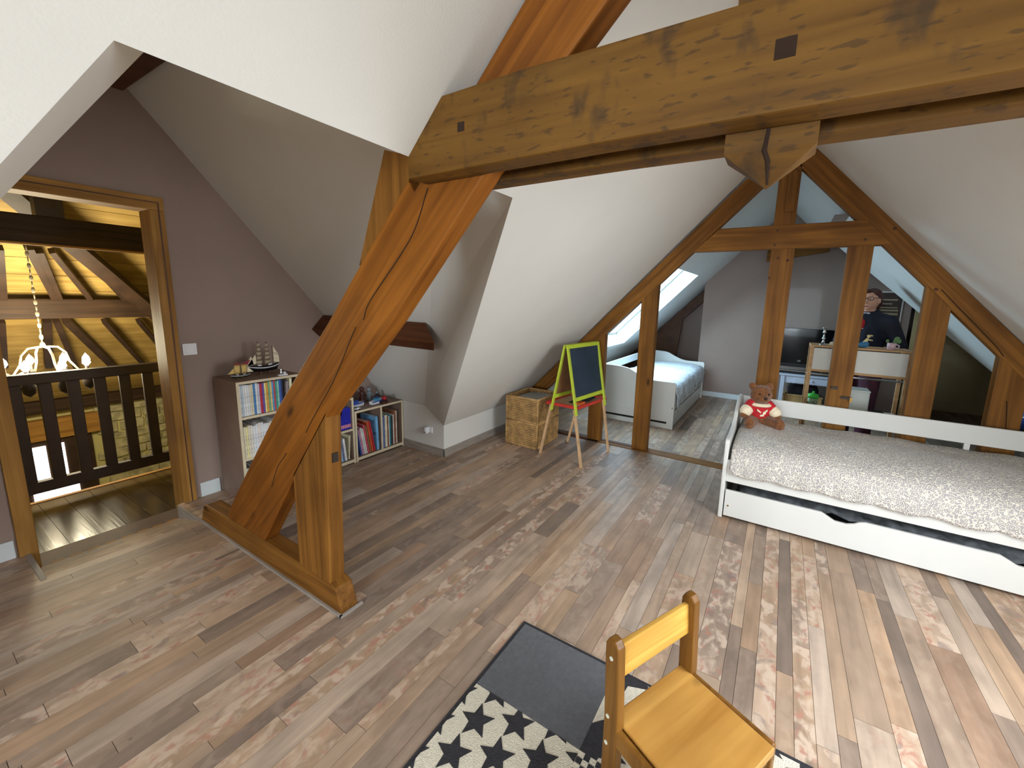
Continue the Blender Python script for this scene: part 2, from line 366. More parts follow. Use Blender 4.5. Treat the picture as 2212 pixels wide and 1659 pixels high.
mb.poly([(B0[0], 1.02, zl(1.02)), (A0[0], 1.02, zl(1.02)), (1.083, 1.02, wz(1.083)), (.93, 1.02, 2.756), (.777, 1.02, wl(.777))])
struct(mb.build('trim_1', 'ceiling_paint'))
# knee walls
mb = MB(); mb.box(2.701, 8.4, 2.594, 2.66, 0, zl(2.594)+.02); struct(mb.build('wall_left_low', 'ceiling_paint'))
mb = MB(); mb.prism([(2.597, -.2), (YW+.1, -.2), (YW+.1, .46), (2.846, .46), (2.597, .31)], 'x', 2.70, 2.76); struct(mb.build('wall_wing_right', 'ceiling_paint'))
mb = MB(); mb.prism([(2.594, -.2), (YW+.1, -.2), (YW+.1, .46), (2.846, .46), (2.594, .31)], 'x', -.74, -.67); struct(mb.build('wall_wing_left', 'ceiling_paint'))
mb = MB(); mb.box(-3, -.67, 2.594, 2.66, 0, .34); struct(mb.build('wall_rear_low', 'ceiling_paint'))
mb = MB(); mb.box(-3, 4.8, YK-.06, YK, -.05, zr(YK)+.06); struct(mb.build('wall_right', 'ceiling_paint'))
mb = MB(); g0, g1, g2, g3 = WIN_G
mb.prism([(YK-.1, -.1), (2.7, -.1), (2.7, .3), (2.2, g2), (YK+.4, g2), (YK-.1, .3)], 'x', -3.1, -3.0)
mb.prism([(g1, g2), (2.25, g2), (g1+.15, g3), (g1, g3)], 'x', -3.1, -3.0); mb.prism([(g0, g2), (YK+.3, g2), (g0-.15, g3), (g0, g3)], 'x', -3.1, -3.0); mb.prism([(g1+.2, g3), (RY, RZ+.1), (g0-.2, g3)], 'x', -3.1, -3.0)
struct(mb.build('wall_front', 'mauve_paint'))
wg = struct(thing('window_4', None, None, (-3.05, (g0+g1)/2, g2)))
for a, b, c, d_ in ((g0, g0+.06, g2, g3), (g1-.06, g1, g2, g3), (g0+.06, g1-.06, g2, g2+.06), (g0+.06, g1-.06, g3-.06, g3), ((g0+g1)/2-.03, (g0+g1)/2+.03, g2+.06, g3-.06)): MB().box(-3.04, -3.0, a, b, c, d_).build('window_frame', 'white_lacquer', wg)
for a, b in ((g0+.06, (g0+g1)/2-.03), ((g0+g1)/2+.03, g1-.06)): MB().box(-3.024, -3.018, a, b, g2+.06, g3-.06).build('pane', 'glass', wg)
# door wall (stair side) with opening
D0, D1, DZ, DB = .335, 1.06, 2.02, -.10
mb = MB()
mb.prism([(-.74, -.2), (D0, -.2), (D0, DZ), (D0, wl(D0)+.02), (-.34, wl(-.34)+.02), (-.74, .5)], 'y', YW, YW+.14)
mb.prism([(D0, DZ), (D1, DZ), (D1, wz(D1)+.02), (.93, 2.78), (D0, wl(D0)+.02)], 'y', YW, YW+.14)
mb.prism([(D1, -.2), (2.76, -.2), (2.76, .46), (2.2, wz(2.2)+.02), (D1, wz(D1)+.02)], 'y', YW, YW+.14)
struct(mb.build('wall_left', 'mauve_paint'))
# far room walls
XB = 7.06
mb = MB(); mb.prism([(1.09, -.1), (1.09, zl(1.09)+.03), (RY, RZ+.03), (-.45, zr(-.45)+.02), (-.5, 2.34), (-1.45, 2.34), (-1.45, -.1)], 'x', XB, XB+.1); struct(mb.build('wall_back', 'mauve_paint'))
mb = MB(); mb.box(XB, 8.0, 1.09, 1.12, -.1, 1.9); struct(mb.build('wall_niche_side', 'mauve_paint'))
mb = MB(); mb.box(7.75, 7.82, 1.09, 2.66, -.1, 1.9); struct(mb.build('wall_niche_back', 'mauve_paint'))
mb = MB(); mb.box(8.3, 8.4, -3.4, -1.45, -.1, 2.4); struct(mb.build('wall_far', 'mauve_paint'))
mb = MB(); mb.box(XB, 8.4, -1.47, -1.40, -.1, 2.4); struct(mb.build('wall_far_side', 'mauve_paint'))
mb = MB(); mb.box(4.7, 8.4, -3.48, -3.4, -.1, 2.4); mb.box(4.74, 4.8, -3.4, YK-.03, -.1, 2.4); struct(mb.build('wall_far_right', 'mauve_paint'))
mb = MB(); mb.poly([(4.75, -3.45, 2.33), (8.4, -3.45, 2.33), (8.4, -.3, 2.33), (4.75, -.3, 2.33)]); mb.poly([(4.76, -2.34, .3), (4.76, -2.34, 2.36), (4.76, -.38, 2.36)]); struct(mb.build('ceiling', 'mauve_paint'))
# ---------------------------------------------------------------- floor: sub floor and planks
RX0, RX1, RY0 = .335, 1.0, 3.13                               # ramp in front of the stair door
mb = MB(); mb.box(-3, 8.4, -3.45, 2.62, -.12, -.014)
mb.box(-.7, RX0, 2.62, YW, -.12, -.014); mb.box(RX1, 2.73, 2.62, YW, -.12, -.014); mb.box(RX0, RX1, 2.62, RY0, -.12, -.014)
floor = struct(mb.build('floor', 'sub_floor'))
pieces = []
def rnd_col():
    t = R.random(); fleck = R.choice([0, 0, .08, .12, .15, .2, .6, .85])
    if fleck > .5: t = R.choice([.3, .55, .8])
    return (t, fleck, R.random())
y = -3.42
while y < YW-.004:
    w = R.choice([.05, .058, .066, .075, .09, .105, .115])
    y1 = min(y+w, YW-.003)
    for lim in (2.594, RY0):
        if y < lim-.001 < y1 and y1-lim > -.03: y1 = lim-.001 if lim-y > .02 else y1
    yc = (y+y1)/2
    if yc < YK: spans = [(4.8, 8.3)]
    elif yc < -1.45: spans = [(-3, 3.93), (4.06, 8.3)]
    elif yc < 1.09: spans = [(-3, 3.93), (4.06, XB)]
    elif yc < 2.594: spans = [(-3, 3.93), (4.06, 7.75)]
    elif yc < RY0: spans = [(-.67, 2.70)]
    else: spans = [(-.67, RX0), (RX1, 2.70)]
    for a, b in spans:
        x = a-R.random()*.7
        while x < b:
            x1 = x+R.uniform(.32, 1.15); xa, xb = max(x, a), min(x1, b)
            if b-xb < .08: xb = b; x1 = b+1
            if xb-xa > .02: pieces.append((xa, xb-.0015, y, y1-.0015))
            x = x1
    y = y1
def area(p):
    s = []
    xs = [p[0]+(p[1]-p[0])*t/4 for t in range(5)]
    n = 0
    tot = 0
    for i in range(4):
        q = [project(c) for c in ((xs[i], p[2], 0), (xs[i+1], p[2], 0), (xs[i+1], p[3], 0), (xs[i], p[3], 0))]
        if any(k is None for k in q): continue
        cx = sum(k[0] for k in q)/4; cy = sum(k[1] for k in q)/4
        if not (-20 < cx < W+20 and 0 < cy < HH+60): continue
        tot += abs(sum(q[j][0]*q[(j+1) % 4][1]-q[(j+1) % 4][0]*q[j][1] for j in range(4)))/2
    return tot
pieces = [(area(p), p) for p in pieces]; pieces.sort(key=lambda t: -t[0])
cm = MB(); cm.box(-.5, .5, -.5, .5, -.5, .5)
unit = bpy.data.meshes.new('plank'); unit.from_pydata(cm.v, [], cm.f); unit.materials.append(M['plank'])
for a, p in pieces[:300]:
    o = bpy.data.objects.new('plank', unit); COL.objects.link(o); o.parent = floor
    o.location = ((p[0]+p[1])/2, (p[2]+p[3])/2, -.006); o.scale = (p[1]-p[0], p[3]-p[2], .012)
    c = rnd_col(); o.color = (*c, 1)
mb = MB(); cols = []
for a, p in pieces[300:]:
    mb.box(p[0], p[1], p[2], p[3], -.012, 0); cols.append(rnd_col())
fs = mb.build('planks', 'plank_far', floor); fs['kind'] = 'stuff'
ca = fs.data.color_attributes.new('rnd', 'FLOAT_COLOR', 'CORNER')
for poly in fs.data.polygons:
    c = cols[poly.vertices[0]//8]
    for li in poly.loop_indices: ca.data[li].color = (*c, 1)
# ramp down to the stair door
mb = MB(); mb.hexa([(RX0, RY0, -.13), (RX1+.02, RY0, -.13), (RX1+.02, YW+.01, -.13), (RX0, YW+.01, -.13)], [(RX0, RY0, -.008), (RX1+.02, RY0, -.008), (RX1+.02, YW+.01, DB-.008), (RX0, YW+.01, DB-.008)])
ramp = struct(mb.build('floor_ramp', 'sub_floor'))
sl = (DB)/(YW-RY0); yy = RY0
while yy < YW-.01:
    w = R.choice([.07, .09, .11]); y2 = min(yy+w, YW); xs = [RX0, R.uniform(.5, .85), RX1+.02]
    for i in range(2):
        q = MB(); za, zb = (yy-RY0)*sl, (y2-.0015-RY0)*sl
        q.hexa([(xs[i], yy, za-.008), (xs[i+1]-.0015, yy, za-.008), (xs[i+1]-.0015, y2-.0015, zb-.008), (xs[i], y2-.0015, zb-.008)], [(xs[i], yy, za), (xs[i+1]-.0015, yy, za), (xs[i+1]-.0015, y2-.0015, zb), (xs[i], y2-.0015, zb)])
        o = q.build('plank', 'plank', ramp); o.color = (*rnd_col(), 1)
    yy = y2
mb = MB(); mb.prism([(RY0-.02, .003), (YW-.02, .003), (YW-.02, DB-.02), (RY0-.02, -.01)], 'x', RX1-.012, RX1-.001); struct(mb.build('trim_2', 'grey_base'))
mb = MB(); mb.prism([(RY0-.02, .004), (YW, .004), (YW, DB-.02), (RY0-.02, -.01)], 'x', RX0-.022, RX0-.001); struct(mb.build('trim_3', 'grey_base'))
# baseboards
def base(name, mt, *b): return struct(MB().box(*b).build(name, mt, bevel=.003))
base('baseboard_left', 'white_base', D1+.075, 1.255, YW-.012, YW, 0, .105)
base('baseboard_left_end', 'white_base', -.67, D0-.05, YW-.012, YW, 0, .105)
base('baseboard_wing', 'grey_base', 2.688, 2.70, 2.582, YW, 0, .075)
base('baseboard_low', 'grey_base', 2.688, 3.97, 2.582, 2.594, 0, .075)
base('baseboard_far_low', 'grey_base', 4.06, 7.75, 2.582, 2.594, 0, .075)
base('baseboard_back', 'white_base', XB-.012, XB, -1.45, 1.09, 0, .08)
base('baseboard_far', 'grey_base', 8.288, 8.3, -3.4, -2.4, 0, .08)
base('baseboard_right', 'white_base', -3, 4.8, YK, YK+.012, 0, .08)
# ---------------------------------------------------------------- stair door frame
d = struct(thing('door_1', None, None, ((D0+D1)/2, YW, DB)))
MB().box(D0-.04, D0+.03, YW-.022, YW+.16, DB, DZ-.035).build('jamb', 'oak_frame', d, bevel=.004)
MB().box(D1-.03, D1+.045, YW-.022, YW+.16, DB, DZ-.035).build('jamb', 'oak_frame', d, bevel=.004)
MB().box(D0-.04, D1+.045, YW-.022, YW+.16, DZ-.035, DZ+.045).build('header', 'oak_frame_x', d, bevel=.004)
MB().box(D1+.012, D1+.02, YW-.0235, YW-.0215, DB, DZ+.008).build('moulding', 'timber_dark', d); MB().box(D0-.02, D1+.02, YW-.0235, YW-.0215, DZ+.008, DZ+.015).build('moulding', 'timber_dark', d)
MB().box(D0, D1, YW-.02, YW+.16, DB-.02, DB+.006).build('threshold', 'timber_dark', d)
for i in range(9):
    x = D0+.06+i*.075; MB().box(x, x+.05, YW-.045, YW-.02, DB+.004, DB+.012).build('inlay', 'oak_frame_x', d)
# roof windows
def roof_window(name, win, right):
    x0, x1, y0, y1 = win; zf = zr if right else zl; n = NR if right else NL
    w = struct(thing(name, None, None, ((x0+x1)/2, (y0+y1)/2, zf((y0+y1)/2))))
    P = lambda x, y, t: Vector((x, y, zf(y)))+n*t
    mb = MB(); i4 = [(x0, y0), (x1, y0), (x1, y1), (x0, y1)]
    for k in range(4):
        a, b = i4[k], i4[(k+1) % 4]; mb.poly([P(*a, .03), P(*b, .03), P(*b, .2), P(*a, .2)])
    mb.build('reveal', 'ceiling_paint', w)
    f = .022; j4 = [(x0+f, y0+f*.7), (x1-f, y0+f*.7), (x1-f, y1-f*.7), (x0+f, y1-f*.7)]
    mb = MB()
    for k in range(4):
        a, b, c, e = i4[k], i4[(k+1) % 4], j4[(k+1) % 4], j4[k]
        mb.hexa([P(*a, .2), P(*b, .2), P(*c, .2), P(*e, .2)], [P(*a, .26), P(*b, .26), P(*c, .26), P(*e, .26)])
    mb.build('window_frame', 'white_lacquer', w)
    MB().poly([P(*q, .23) for q in j4]).build('pane', 'glass', w)
roof_window('window_1', WIN_F, False); roof_window('window_2', WIN_A, True)

# ================================================================== ROOF TIMBER
t1 = thing('roof_truss', 'near roof truss with stained twin tie beams and a leg beside the bookcases', 'roof truss', (1.03, 1.6, 0))
XA, XC = 1.0, 1.075
# sole plate
sole = [(1.625, .0), (1.625, .03), (1.66, .125), (1.70, .14), (2.47, .145), (3.03, .135), (3.07, .12), (3.125, .0)]
MB().prism(sole, 'x', XA, XC+.012).build('sole_plate', 'timber_y', t1, bevel=.006)
MB().box(XA-.012, XA-.001, 1.61, 3.13, 0, .012).build('edging', 'grey_base', t1); MB().box(XA-.012, XC+.03, 1.608, 1.62, 0, .012).build('edging', 'grey_base', t1)
leg = [(2.30, .145), (1.915, .65), (1.640, .985), (1.214, 1.401), (.779, 1.867), (.40, 2.22), (.12, 2.52), (.12, 2.80), (.40, 2.53), (.88, 2.045), (1.085, 1.835), (1.112, 1.874), (1.376, 1.609), (1.60, 1.38), (2.051, .943), (2.62, .30), (2.74, .145)]
MB().prism(leg, 'x', XA, XC).build('rafter_leg', 'timber_leg', t1, bevel=.006)
for pts in ([(1.02, 1.84), (1.08, 1.72), (1.16, 1.63), (1.33, 1.47), (1.37, 1.40)], [(1.42, 1.37), (1.58, 1.14), (1.72, .98), (1.82, .86)], [(2.0, .72), (2.1, .62), (2.17, .50)]):
    mb = MB(); mb.tube(bez([(XA-.0003, *p) for p in pts], 4), .0022, 5); mb.build('crack', 'crack', t1)
MB().prism([(1.125, 1.86), (1.37, 1.615), (1.40, 1.605), (1.238, 1.99), (1.1, 1.95)], 'x', XA+.012, XC-.005).build('gusset', 'timber_z', t1)
me = MB(); me.prism([(1.70, .132), (1.958, .14), (1.958, .62), (1.895, .70), (1.648, .99), (1.64, .985), (1.66, .97)], 'x', XA, XC)
me.build('post', 'timber_z', t1, bevel=.006)
MB().box(1.026, 1.052, 1.663, 1.7, .742, .786).build('slot_plate', 'iron', t1)
XF0, XF1, XR0, XR1 = .922, 1.0, 1.075, 1.15
bm_ = [(1.024, 1.849), (1.028, 1.912), (.885, 2.052), (.6, 2.056), (.1, 2.05), (-.9, 2.05), (-1.0, 1.85), (-.2, 1.848), (.4, 1.853)]
MB().prism(bm_, 'x', XF0, XF1).build('tie_beam', 'timber_stained', t1, bevel=.006)
MB().prism(bm_, 'x', XR0, XR1).build('tie_beam', 'timber_stained', t1, bevel=.006)
for yy, zz, s in ((.812, 1.958, .012), (.049, 1.955, .017)): MB().box(XF0-.001, XF0+.02, yy-s, yy+s, zz-s, zz+s).build('peg_hole', 'crack', t1)
# king post with pointed pendant
ky0, ky1 = -.02, .146
mb = MB(); r_ = [(XA, ky0), (XC, ky0), (XC, ky1), (XA, ky1)]
mb._add([(x, y, 2.87) for x, y in r_]+[(x, y, 1.812) for x, y in r_]+[((XA+XC)/2, .061, 1.742), ((XA+XC)/2, .061, 1.742)], [(0,1,2,3), (0,4,5,1), (1,5,6,2), (2,6,7,3), (3,7,4,0), (4,8,5), (5,8,6), (6,8,7), (7,8,4)])
mb.v = mb.v[:9]; mb.build('king_post', 'timber_stained', t1)
mb = MB(); mb.tube([(XA-.0005, .066, 1.85), (XA-.0005, .07, 1.81), (XA+.006, .062, 1.79), (XA+.03, .06, 1.75)], [.004, .0055, .005, .002], 5); mb.build('crack', 'crack', t1)
MB().prism([(.04, 2.80), (.04, 2.55), (-2.0, .36), (-2.2, .36)], 'x', XA, XC).build('rafter', 'timber_right', t1, bevel=.006)

XS0, XS1 = 3.98, 4.058
t2 = thing('roof_truss', 'far roof truss with collar beam and row of glazed posts dividing the rooms', 'roof truss', (XS0, .06, 0))
up_ = lambda y: zl(y)-.006
MB().prism([(.06, 2.86), (.06, zl(.06)-.235), (1.04, zl(1.04)-.225), (2.38, zl(2.38)-.2), (2.5, zl(2.5)-.2), (2.585, zl(2.585)-.01)], 'x', XS0, XS1).build('rafter', 'timber_left', t2, bevel=.004)
MB().prism([(.06, 2.85), (.06, zr(.06)-.225), (-.85, zr(-.85)-.205), (-1.9, zr(-1.9)-.2), (-2.25, .33), (-2.28, zr(-2.28)-.01)], 'x', XS0, XS1).build('rafter', 'timber_right', t2, bevel=.004)
MB().prism([(.76, 1.95), (.56, 2.14), (-.455, 2.143), (-.625, 1.958)], 'x', XS0-.004, XS1-.004).build('collar_beam', 'timber_y', t2, bevel=.004)
posts = [(1.552, 1.70, lambda y: zl(y)-.215), (1.045, 1.20, lambda y: zl(y)-.215), (-.02, .146, lambda y: 1.97), (-.52, -.366, lambda y: 1.965), (-1.0, -.852, lambda y: zr(y)-.19), (-1.45, -1.285, lambda y: zr(y)-.19)]
for a, b, f in posts: MB().prism([(a, 0), (b, 0), (b, f(b)), (a, f(a))], 'x', XS0, XS1).build('post', 'timber_z', t2, bevel=.004)
MB().box(XS0, XS1, -.0, .15, 2.13, 2.72).build('king_post', 'timber_z', t2, bevel=.004)
MB().box(XS0-.02, XS0, .02, .085, 2.24, 2.55).build('cleat', 'timber_z', t2, bevel=.003)
MB().box(3.93, 4.06, -.02, 1.56, -.012, .006).build('sill', 'timber_y', t2)
MB().box(3.98, 4.05, 1.69, 2.5, -.012, .012).build('sill', 'timber_dark', t2); MB().box(3.995, 4.04, 1.2, 1.552, 0, .012).build('sill', 'timber_dark', t2)
MB().box(3.98, 4.05, -2.2, -.02, -.012, .012).build('sill', 'timber_y', t2)
for pts in ([(-.93, 1.64), (-1.05, 1.50), (-1.12, 1.42), (-1.25, 1.27), (-1.3, 1.2)], [(-1.36, .9), (-1.38, .75), (-1.39, .6)]):
    MB().tube(bez([(XS0-.0005, *p) for p in pts], 4), .0026, 5).build('crack', 'crack', t2)
XG = 4.046
gp = [[(1.70, .01), (1.70, zl(1.70)-.22), (2.35, zl(2.35)-.21), (2.35, .01)], [(1.20, .01), (1.20, zl(1.20)-.22), (1.552, zl(1.552)-.22), (1.552, .01)],
      [(-.02, .01), (-.02, 1.955), (-.366, 1.955), (-.366, .01)], [(-.52, .01), (-.52, 1.955), (-.62, 1.955), (-.852, zr(-.852)-.21), (-.852, .01)],
      [(-1.0, .01), (-1.0, zr(-1.0)-.21), (-1.285, zr(-1.285)-.21), (-1.285, .01)], [(-1.45, .01), (-1.45, zr(-1.45)-.21), (-2.1, zr(-2.1)-.2), (-2.1, .01)],
      [(.15, 2.145), (.55, 2.145), (.15, zl(.15)-.24)], [(0, 2.145), (-.45, 2.145), (0, zr(0)-.22)]]
for g_ in gp: MB().poly([(XG, *p) for p in g_]).build('glass_pane', 'glass', t2)
for yy, zz, ln in ((-.40, .86, .03), (-.47, .79, .05)):
    MB().box(XS0-.02, XS0, yy-ln, yy+.012, zz-.008, zz+.012).build('latch', 'iron', t2)
MB().box(XS0-.026, XS0, -.53, -.515, .76, .80).build('latch', 'brass', t2)
for yy, zz in ((.115, 2.10), (.125, 1.985), (-.46, 2.0), (-.62, 2.07), (.09, 1.88), (.02, 1.86), (.137, 1.72), (-.9, 1.64)):
    o = MB().ball((XS0-.003, yy, zz), (.004, .011, .011), 8, 5).build('peg', 'timber_dark', t2, smooth=True)
# ridge and wing purlins
t = MB().box(.885, .985, 1.02, YW, 2.645, 2.80).build('ridge_beam', 'timber_dark', bevel=.01); tag(t, 'short dark ridge beam above the stair door', 'beam')
pf = [(2.144, 1.303), (2.03, 1.18), (2.098, 1.112), (2.335, 1.075)]; pe = [2.23, 2.03, 2.10, 2.46]
mb = MB(); mb.loft([(x, YW, z) for x, z in pf], [(x, y_, z) for (x, z), y_ in zip(pf, pe)])
t = mb.build('purlin', 'timber_dark', bevel=.006); M['purlin_wood'] = wood('purlin_wood', (112, 66, 38), (74, 40, 22), 'y'); t.data.materials[0] = M['purlin_wood']
tag(t, 'dark brown purlin with chamfered end crossing the wing ceiling', 'beam')
t = thing('niche_frame', 'dark brown rafter and post in the niche behind the far bed', 'beam', (7.5, 1.6, 0))
MB().prism([(1.14, zl(1.14)-.02), (2.55, zl(2.55)-.02), (2.55, zl(2.55)-.22), (1.14, zl(1.14)-.22)], 'x', 7.45, 7.53).build('rafter', 'timber_dark', t)
MB().prism([(1.62, 0), (2.2, 0), (2.2, zl(2.2)-.2), (1.50, zl(1.50)-.2)], 'x', 7.46, 7.52).build('post', 'timber_dark', t)
t = MB().hexa([(6.98, .3, 2.12), (7.055, .3, 2.12), (7.055, -.44, 2.24), (6.98, -.44, 2.24)], [(6.98, .3, 2.30), (7.055, .3, 2.30), (7.055, -.44, 2.295), (6.98, -.44, 2.295)]).build('collar_tie', 'timber_y', bevel=.004)
tag(t, 'orange brown tie high on the far back wall', 'beam')

# ================================================================== STAIR HALL beyond the door
mat('plaster_warm', (200, 190, 130), .9, .05, 4, .1, 30)
mat('stone', (186, 176, 138), .9, .22, 12, .6, 26); mat('mortar', (150, 142, 112), .95, .1, 20, .3, 60)
wood('hall_board', (190, 158, 92), (150, 118, 62), 'x', knots=True, fine=16)
wood('hall_timber', (70, 50, 34), (42, 28, 18), 'x', knots=False); mat('hall_dark', (58, 40, 28), .55, .2, 7)
wood('landing_wood', (92, 74, 44), (64, 48, 26), 'y', rough=.22, knots=False, spec=.6)
HB, HE = 7.8, 0.05                                            # back wall, eaves height
hz = lambda y: HE+(HB-y)*.98
mb = MB(); mb.box(-2.2, 4.6, HB, HB+.3, -2.9, HE+.1); struct(mb.build('wall_hall_back', 'plaster_warm'))
mb = MB(); mb.box(-2.3, -2.2, 3.64, HB, -2.9, 4.5); struct(mb.build('wall_hall_left', 'plaster_warm'))
mb = MB(); mb.box(4.6, 4.7, 3.64, HB, -2.9, 4.5); struct(mb.build('wall_hall_right', 'plaster_warm'))
mb = MB(); mb.box(-2.2, 4.6, 3.645, 3.68, -2.9, DB-.03); mb.box(-2.2, D0-.05, 3.645, 3.68, DB-.03, 4.5); mb.box(D1+.05, 4.6, 3.645, 3.68, DB-.03, 4.5); mb.box(D0-.05, D1+.05, 3.645, 3.68, DZ+.05, 4.5)
struct(mb.build('wall_hall_front', 'plaster_warm'))
mb = MB(); mb.box(-2.2, 4.6, 3.64, HB, -2.98, -2.9); struct(mb.build('floor_hall', 'stone'))
mb = MB(); mb.poly([(-2.2, HB, hz(HB)+.05), (4.6, HB, hz(HB)+.05), (4.6, 3.64, hz(3.64)+.05), (-2.2, 3.64, hz(3.64)+.05)]); hc = struct(mb.build('ceiling_hall', 'hall_dark'))
yy = HB; nh = Vector((0, .98, 1)).normalized()
while yy > 4.4:
    y2 = yy-.155
    a = [Vector((x, y_, hz(y_)+.02)) for x, y_ in ((-2.2, yy-.004), (4.6, yy-.004), (4.6, y2), (-2.2, y2))]
    MB().loft(a, [p+nh*.02 for p in a]).build('board', 'hall_board', hc); yy = y2
# stones of the back wall that show between the balusters
wallb = bpy.data.objects['wall_hall_back']; z = -1.35; rr = random.Random(3)
while z < HE:
    h = rr.uniform(.11, .2); x = 1.45+rr.uniform(0, .15)
    while x < 2.75:
        w = rr.uniform(.16, .4); mb = MB(); j = lambda: rr.uniform(-.012, .012)
        q = [(x+j(), z+j()), (x+w/2, z+j()), (x+w-.018+j(), z+j()), (x+w-.018+j(), z+h-.018+j()), (x+w/2, z+h-.018+j()), (x+j(), z+h-.018+j())]
        mb.prism(q, 'y', HB-.02-rr.random()*.02, HB+.02); mb.build('stone', 'stone', wallb, bevel=.012); x += w
    z += h
# hall roof timbers
t = thing('hall_roof_frame', 'dark rafters, purlin and tie beam of the stair hall roof', 'roof frame', (1.0, 6.0, HE))
npl, cpl = (0, .98, 1), HE+HB*.98-.06
def hp(px, py): return ray_plane(px, py, npl, cpl)
def hq(cx, cy): return hp(cx/4.047, 390+cy/4.047)
for a, b, r_ in (((240, 560), (490, 1040), .045), ((330, 590), (520, 1040), .04), ((440, 590), (800, 1035), .035), ((880, 800), (1110, 1050), .03), ((-30, 560), (10, 1040), .05),
                 ((570, 1200), (1000, 1620), .055), ((900, 1205), (1250, 1590), .035), ((1200, 1205), (1440, 1490), .035), ((480, 1200), (660, 1620), .04), ((400, 1200), (420, 1600), .05), ((-10, 1200), (20, 1600), .05)):
    A, B = hq(*a), hq(*b); d = (B-A).normalized(); sd = d.cross(nh).normalized()*r_*.62
    mb = MB(); mb.hexa([A-sd, B-sd, B+sd, A+sd], [A-sd-nh*.07, B-sd-nh*.07, B+sd-nh*.07, A+sd-nh*.07]); mb.build('rafter', 'hall_dark', t)
A, B = hq(740, 600), hq(1400, 1160); d = (B-A).normalized(); sd = d.cross(nh).normalized()*.06; A = A-d*2
mb = MB(); mb.hexa([A-sd-nh*.05, B-sd-nh*.05, B+sd-nh*.05, A+sd-nh*.05], [A-sd-nh*.18, B-sd-nh*.18, B+sd-nh*.18, A+sd-nh*.18]); mb.build('hip_rafter', 'hall_dark', t)
MB().box(-2.2, 4.6, 6.32, 6.45, 1.16, 1.36).build('purlin', 'hall_timber', t, bevel=.01)
MB().box(-2.2, 4.6, 4.95, 5.12, 1.80, 2.02).build('tie_beam', 'hall_timber', t, bevel=.01)
MB().box(-2.2, 4.6, 4.94, 4.952, 1.795, 1.81).build('lit_edge_strip', 'oak_frame_x', t)  # pale strip that paints the lit bottom edge of the tie beam
MB().box(.80, .95, 4.97, 5.1, 2.02, 2.9).build('post', 'hall_dark', t)
MB().box(-2.2, 4.6, 7.66, HB, -.07, .08).build('wall_plate', 'hall_timber', t, bevel=.01)
# window down in the hall
wn = struct(thing('window_3', None, None, (.95, HB-.02, -1.3)))
mat('pane_and_strip_glow', (250, 246, 250), .5, 0, emit=9)
MB().box(.52, 1.5, HB-.1, HB+.02, -.42, -.16).build('lintel', 'oak_frame_x', wn)
MB().box(.60, 1.42, HB-.05, HB+.02, -1.8, -.42).build('window_frame', 'hall_dark', wn)
for x0, x1, z0, z1 in ((.845, 1.01, -.92, -.50), (1.10, 1.165, -.92, -.50), (.85, 1.24, -1.22, -1.07)):  # lowest: glowing strip standing in for a daylit surface, not a real pane
    MB().box(x0, x1, HB-.056, HB-.05, z0, z1).build('pane', 'pane_and_strip_glow', wn)
# landing
ld = struct(MB().box(-.4, 2.2, YW+.14, 4.56, DB-.12, DB-.014).build('floor_landing', 'hall_dark'))
x = -.4; rr = random.Random(5)
while x < 2.2:
    MB().box(x, x+.128, YW+.16, 4.56, DB-.014, DB).build('board', 'landing_wood', ld); x += .13
MB().box(-.4, 2.2, 4.56, 4.60, DB-.06, DB+.006).build('nosing', 'oak_frame_x', ld)
bl = thing('balustrade', 'dark wooden balustrade with flat balusters on the stair landing', 'balustrade', (.9, 4.5, DB))
MB().box(.0, 2.0, 4.46, 4.54, .80, .875).build('handrail', 'hall_dark', bl, bevel=.008)
MB().box(.0, 2.0, 4.475, 4.525, .0, .085).build('bottom_rail', 'hall_dark', bl, bevel=.004)
for k in range(14): x = .07+k*.14; MB().box(x-.033, x+.033, 4.485, 4.515, .08, .81).build('baluster', 'hall_dark', bl, bevel=.004)
MB().box(.0, .06, 4.47, 4.53, DB, .0).build('foot', 'hall_dark', bl); MB().box(1.94, 2.0, 4.47, 4.53, DB, 0).build('foot', 'hall_dark', bl)
# chandelier
CH = Vector((.80, 5.5, .0)); ch = thing('chandelier', 'wrought iron chandelier with candle bulbs hanging in the stair hall', 'chandelier', (CH.x, CH.y, .62))
mat('bulb', (255, 238, 214), .3, 0, emit=20); mat('pale_iron', (190, 176, 150), .5, .1, 20, metal=.3)
mb = MB()
for k in range(26): mb.ball((CH.x, CH.y, 1.0+k*.05), (.012 if k % 2 else .005, .005 if k % 2 else .012, .028), 6, 5)
mb.build('chain', 'pale_iron', ch, smooth=True)
MB().lathe([(.0, .96), (.02, .97), (.012, 1.0), (.0, 1.01)], (CH.x, CH.y, 0), 10).build('hub', 'pale_iron', ch, smooth=True)
for k in range(8):
    a = 2*pi*k/8+.2; c, s_ = cos(a), sin(a); P = lambda r, z: (CH.x+c*r, CH.y+s_*r, z)
    if k % 2 == 0: MB().tube([P(.01, .965), P(.09, .955), P(.135, .90), P(.15, .82), P(.2, .73), P(.26, .72)], .008, 6).build('arm', 'pale_iron', ch, smooth=True)
    else: MB().tube([P(.15, .74), P(.21, .70), P(.26, .72)], .008, 6).build('arm', 'pale_iron', ch, smooth=True)
    MB().lathe([(.004, -.16), (.035, -.13), (.045, -.08), (.02, -.02), (.03, 0), (.012, .01), (.011, .06), (0, .06)], P(.26, .73), 10).build('candle_cup', 'iron', ch, smooth=True)
    MB().lathe([(.010, 0), (.028, .028), (.022, .058), (.0, .095)], P(.26, .785), 10).build('bulb', 'bulb', ch, smooth=True)
lamp = bpy.data.lights.new('chandelier_light', 'POINT'); lamp.energy = 90; lamp.color = (1, .9, .62); lamp.shadow_soft_size = .22
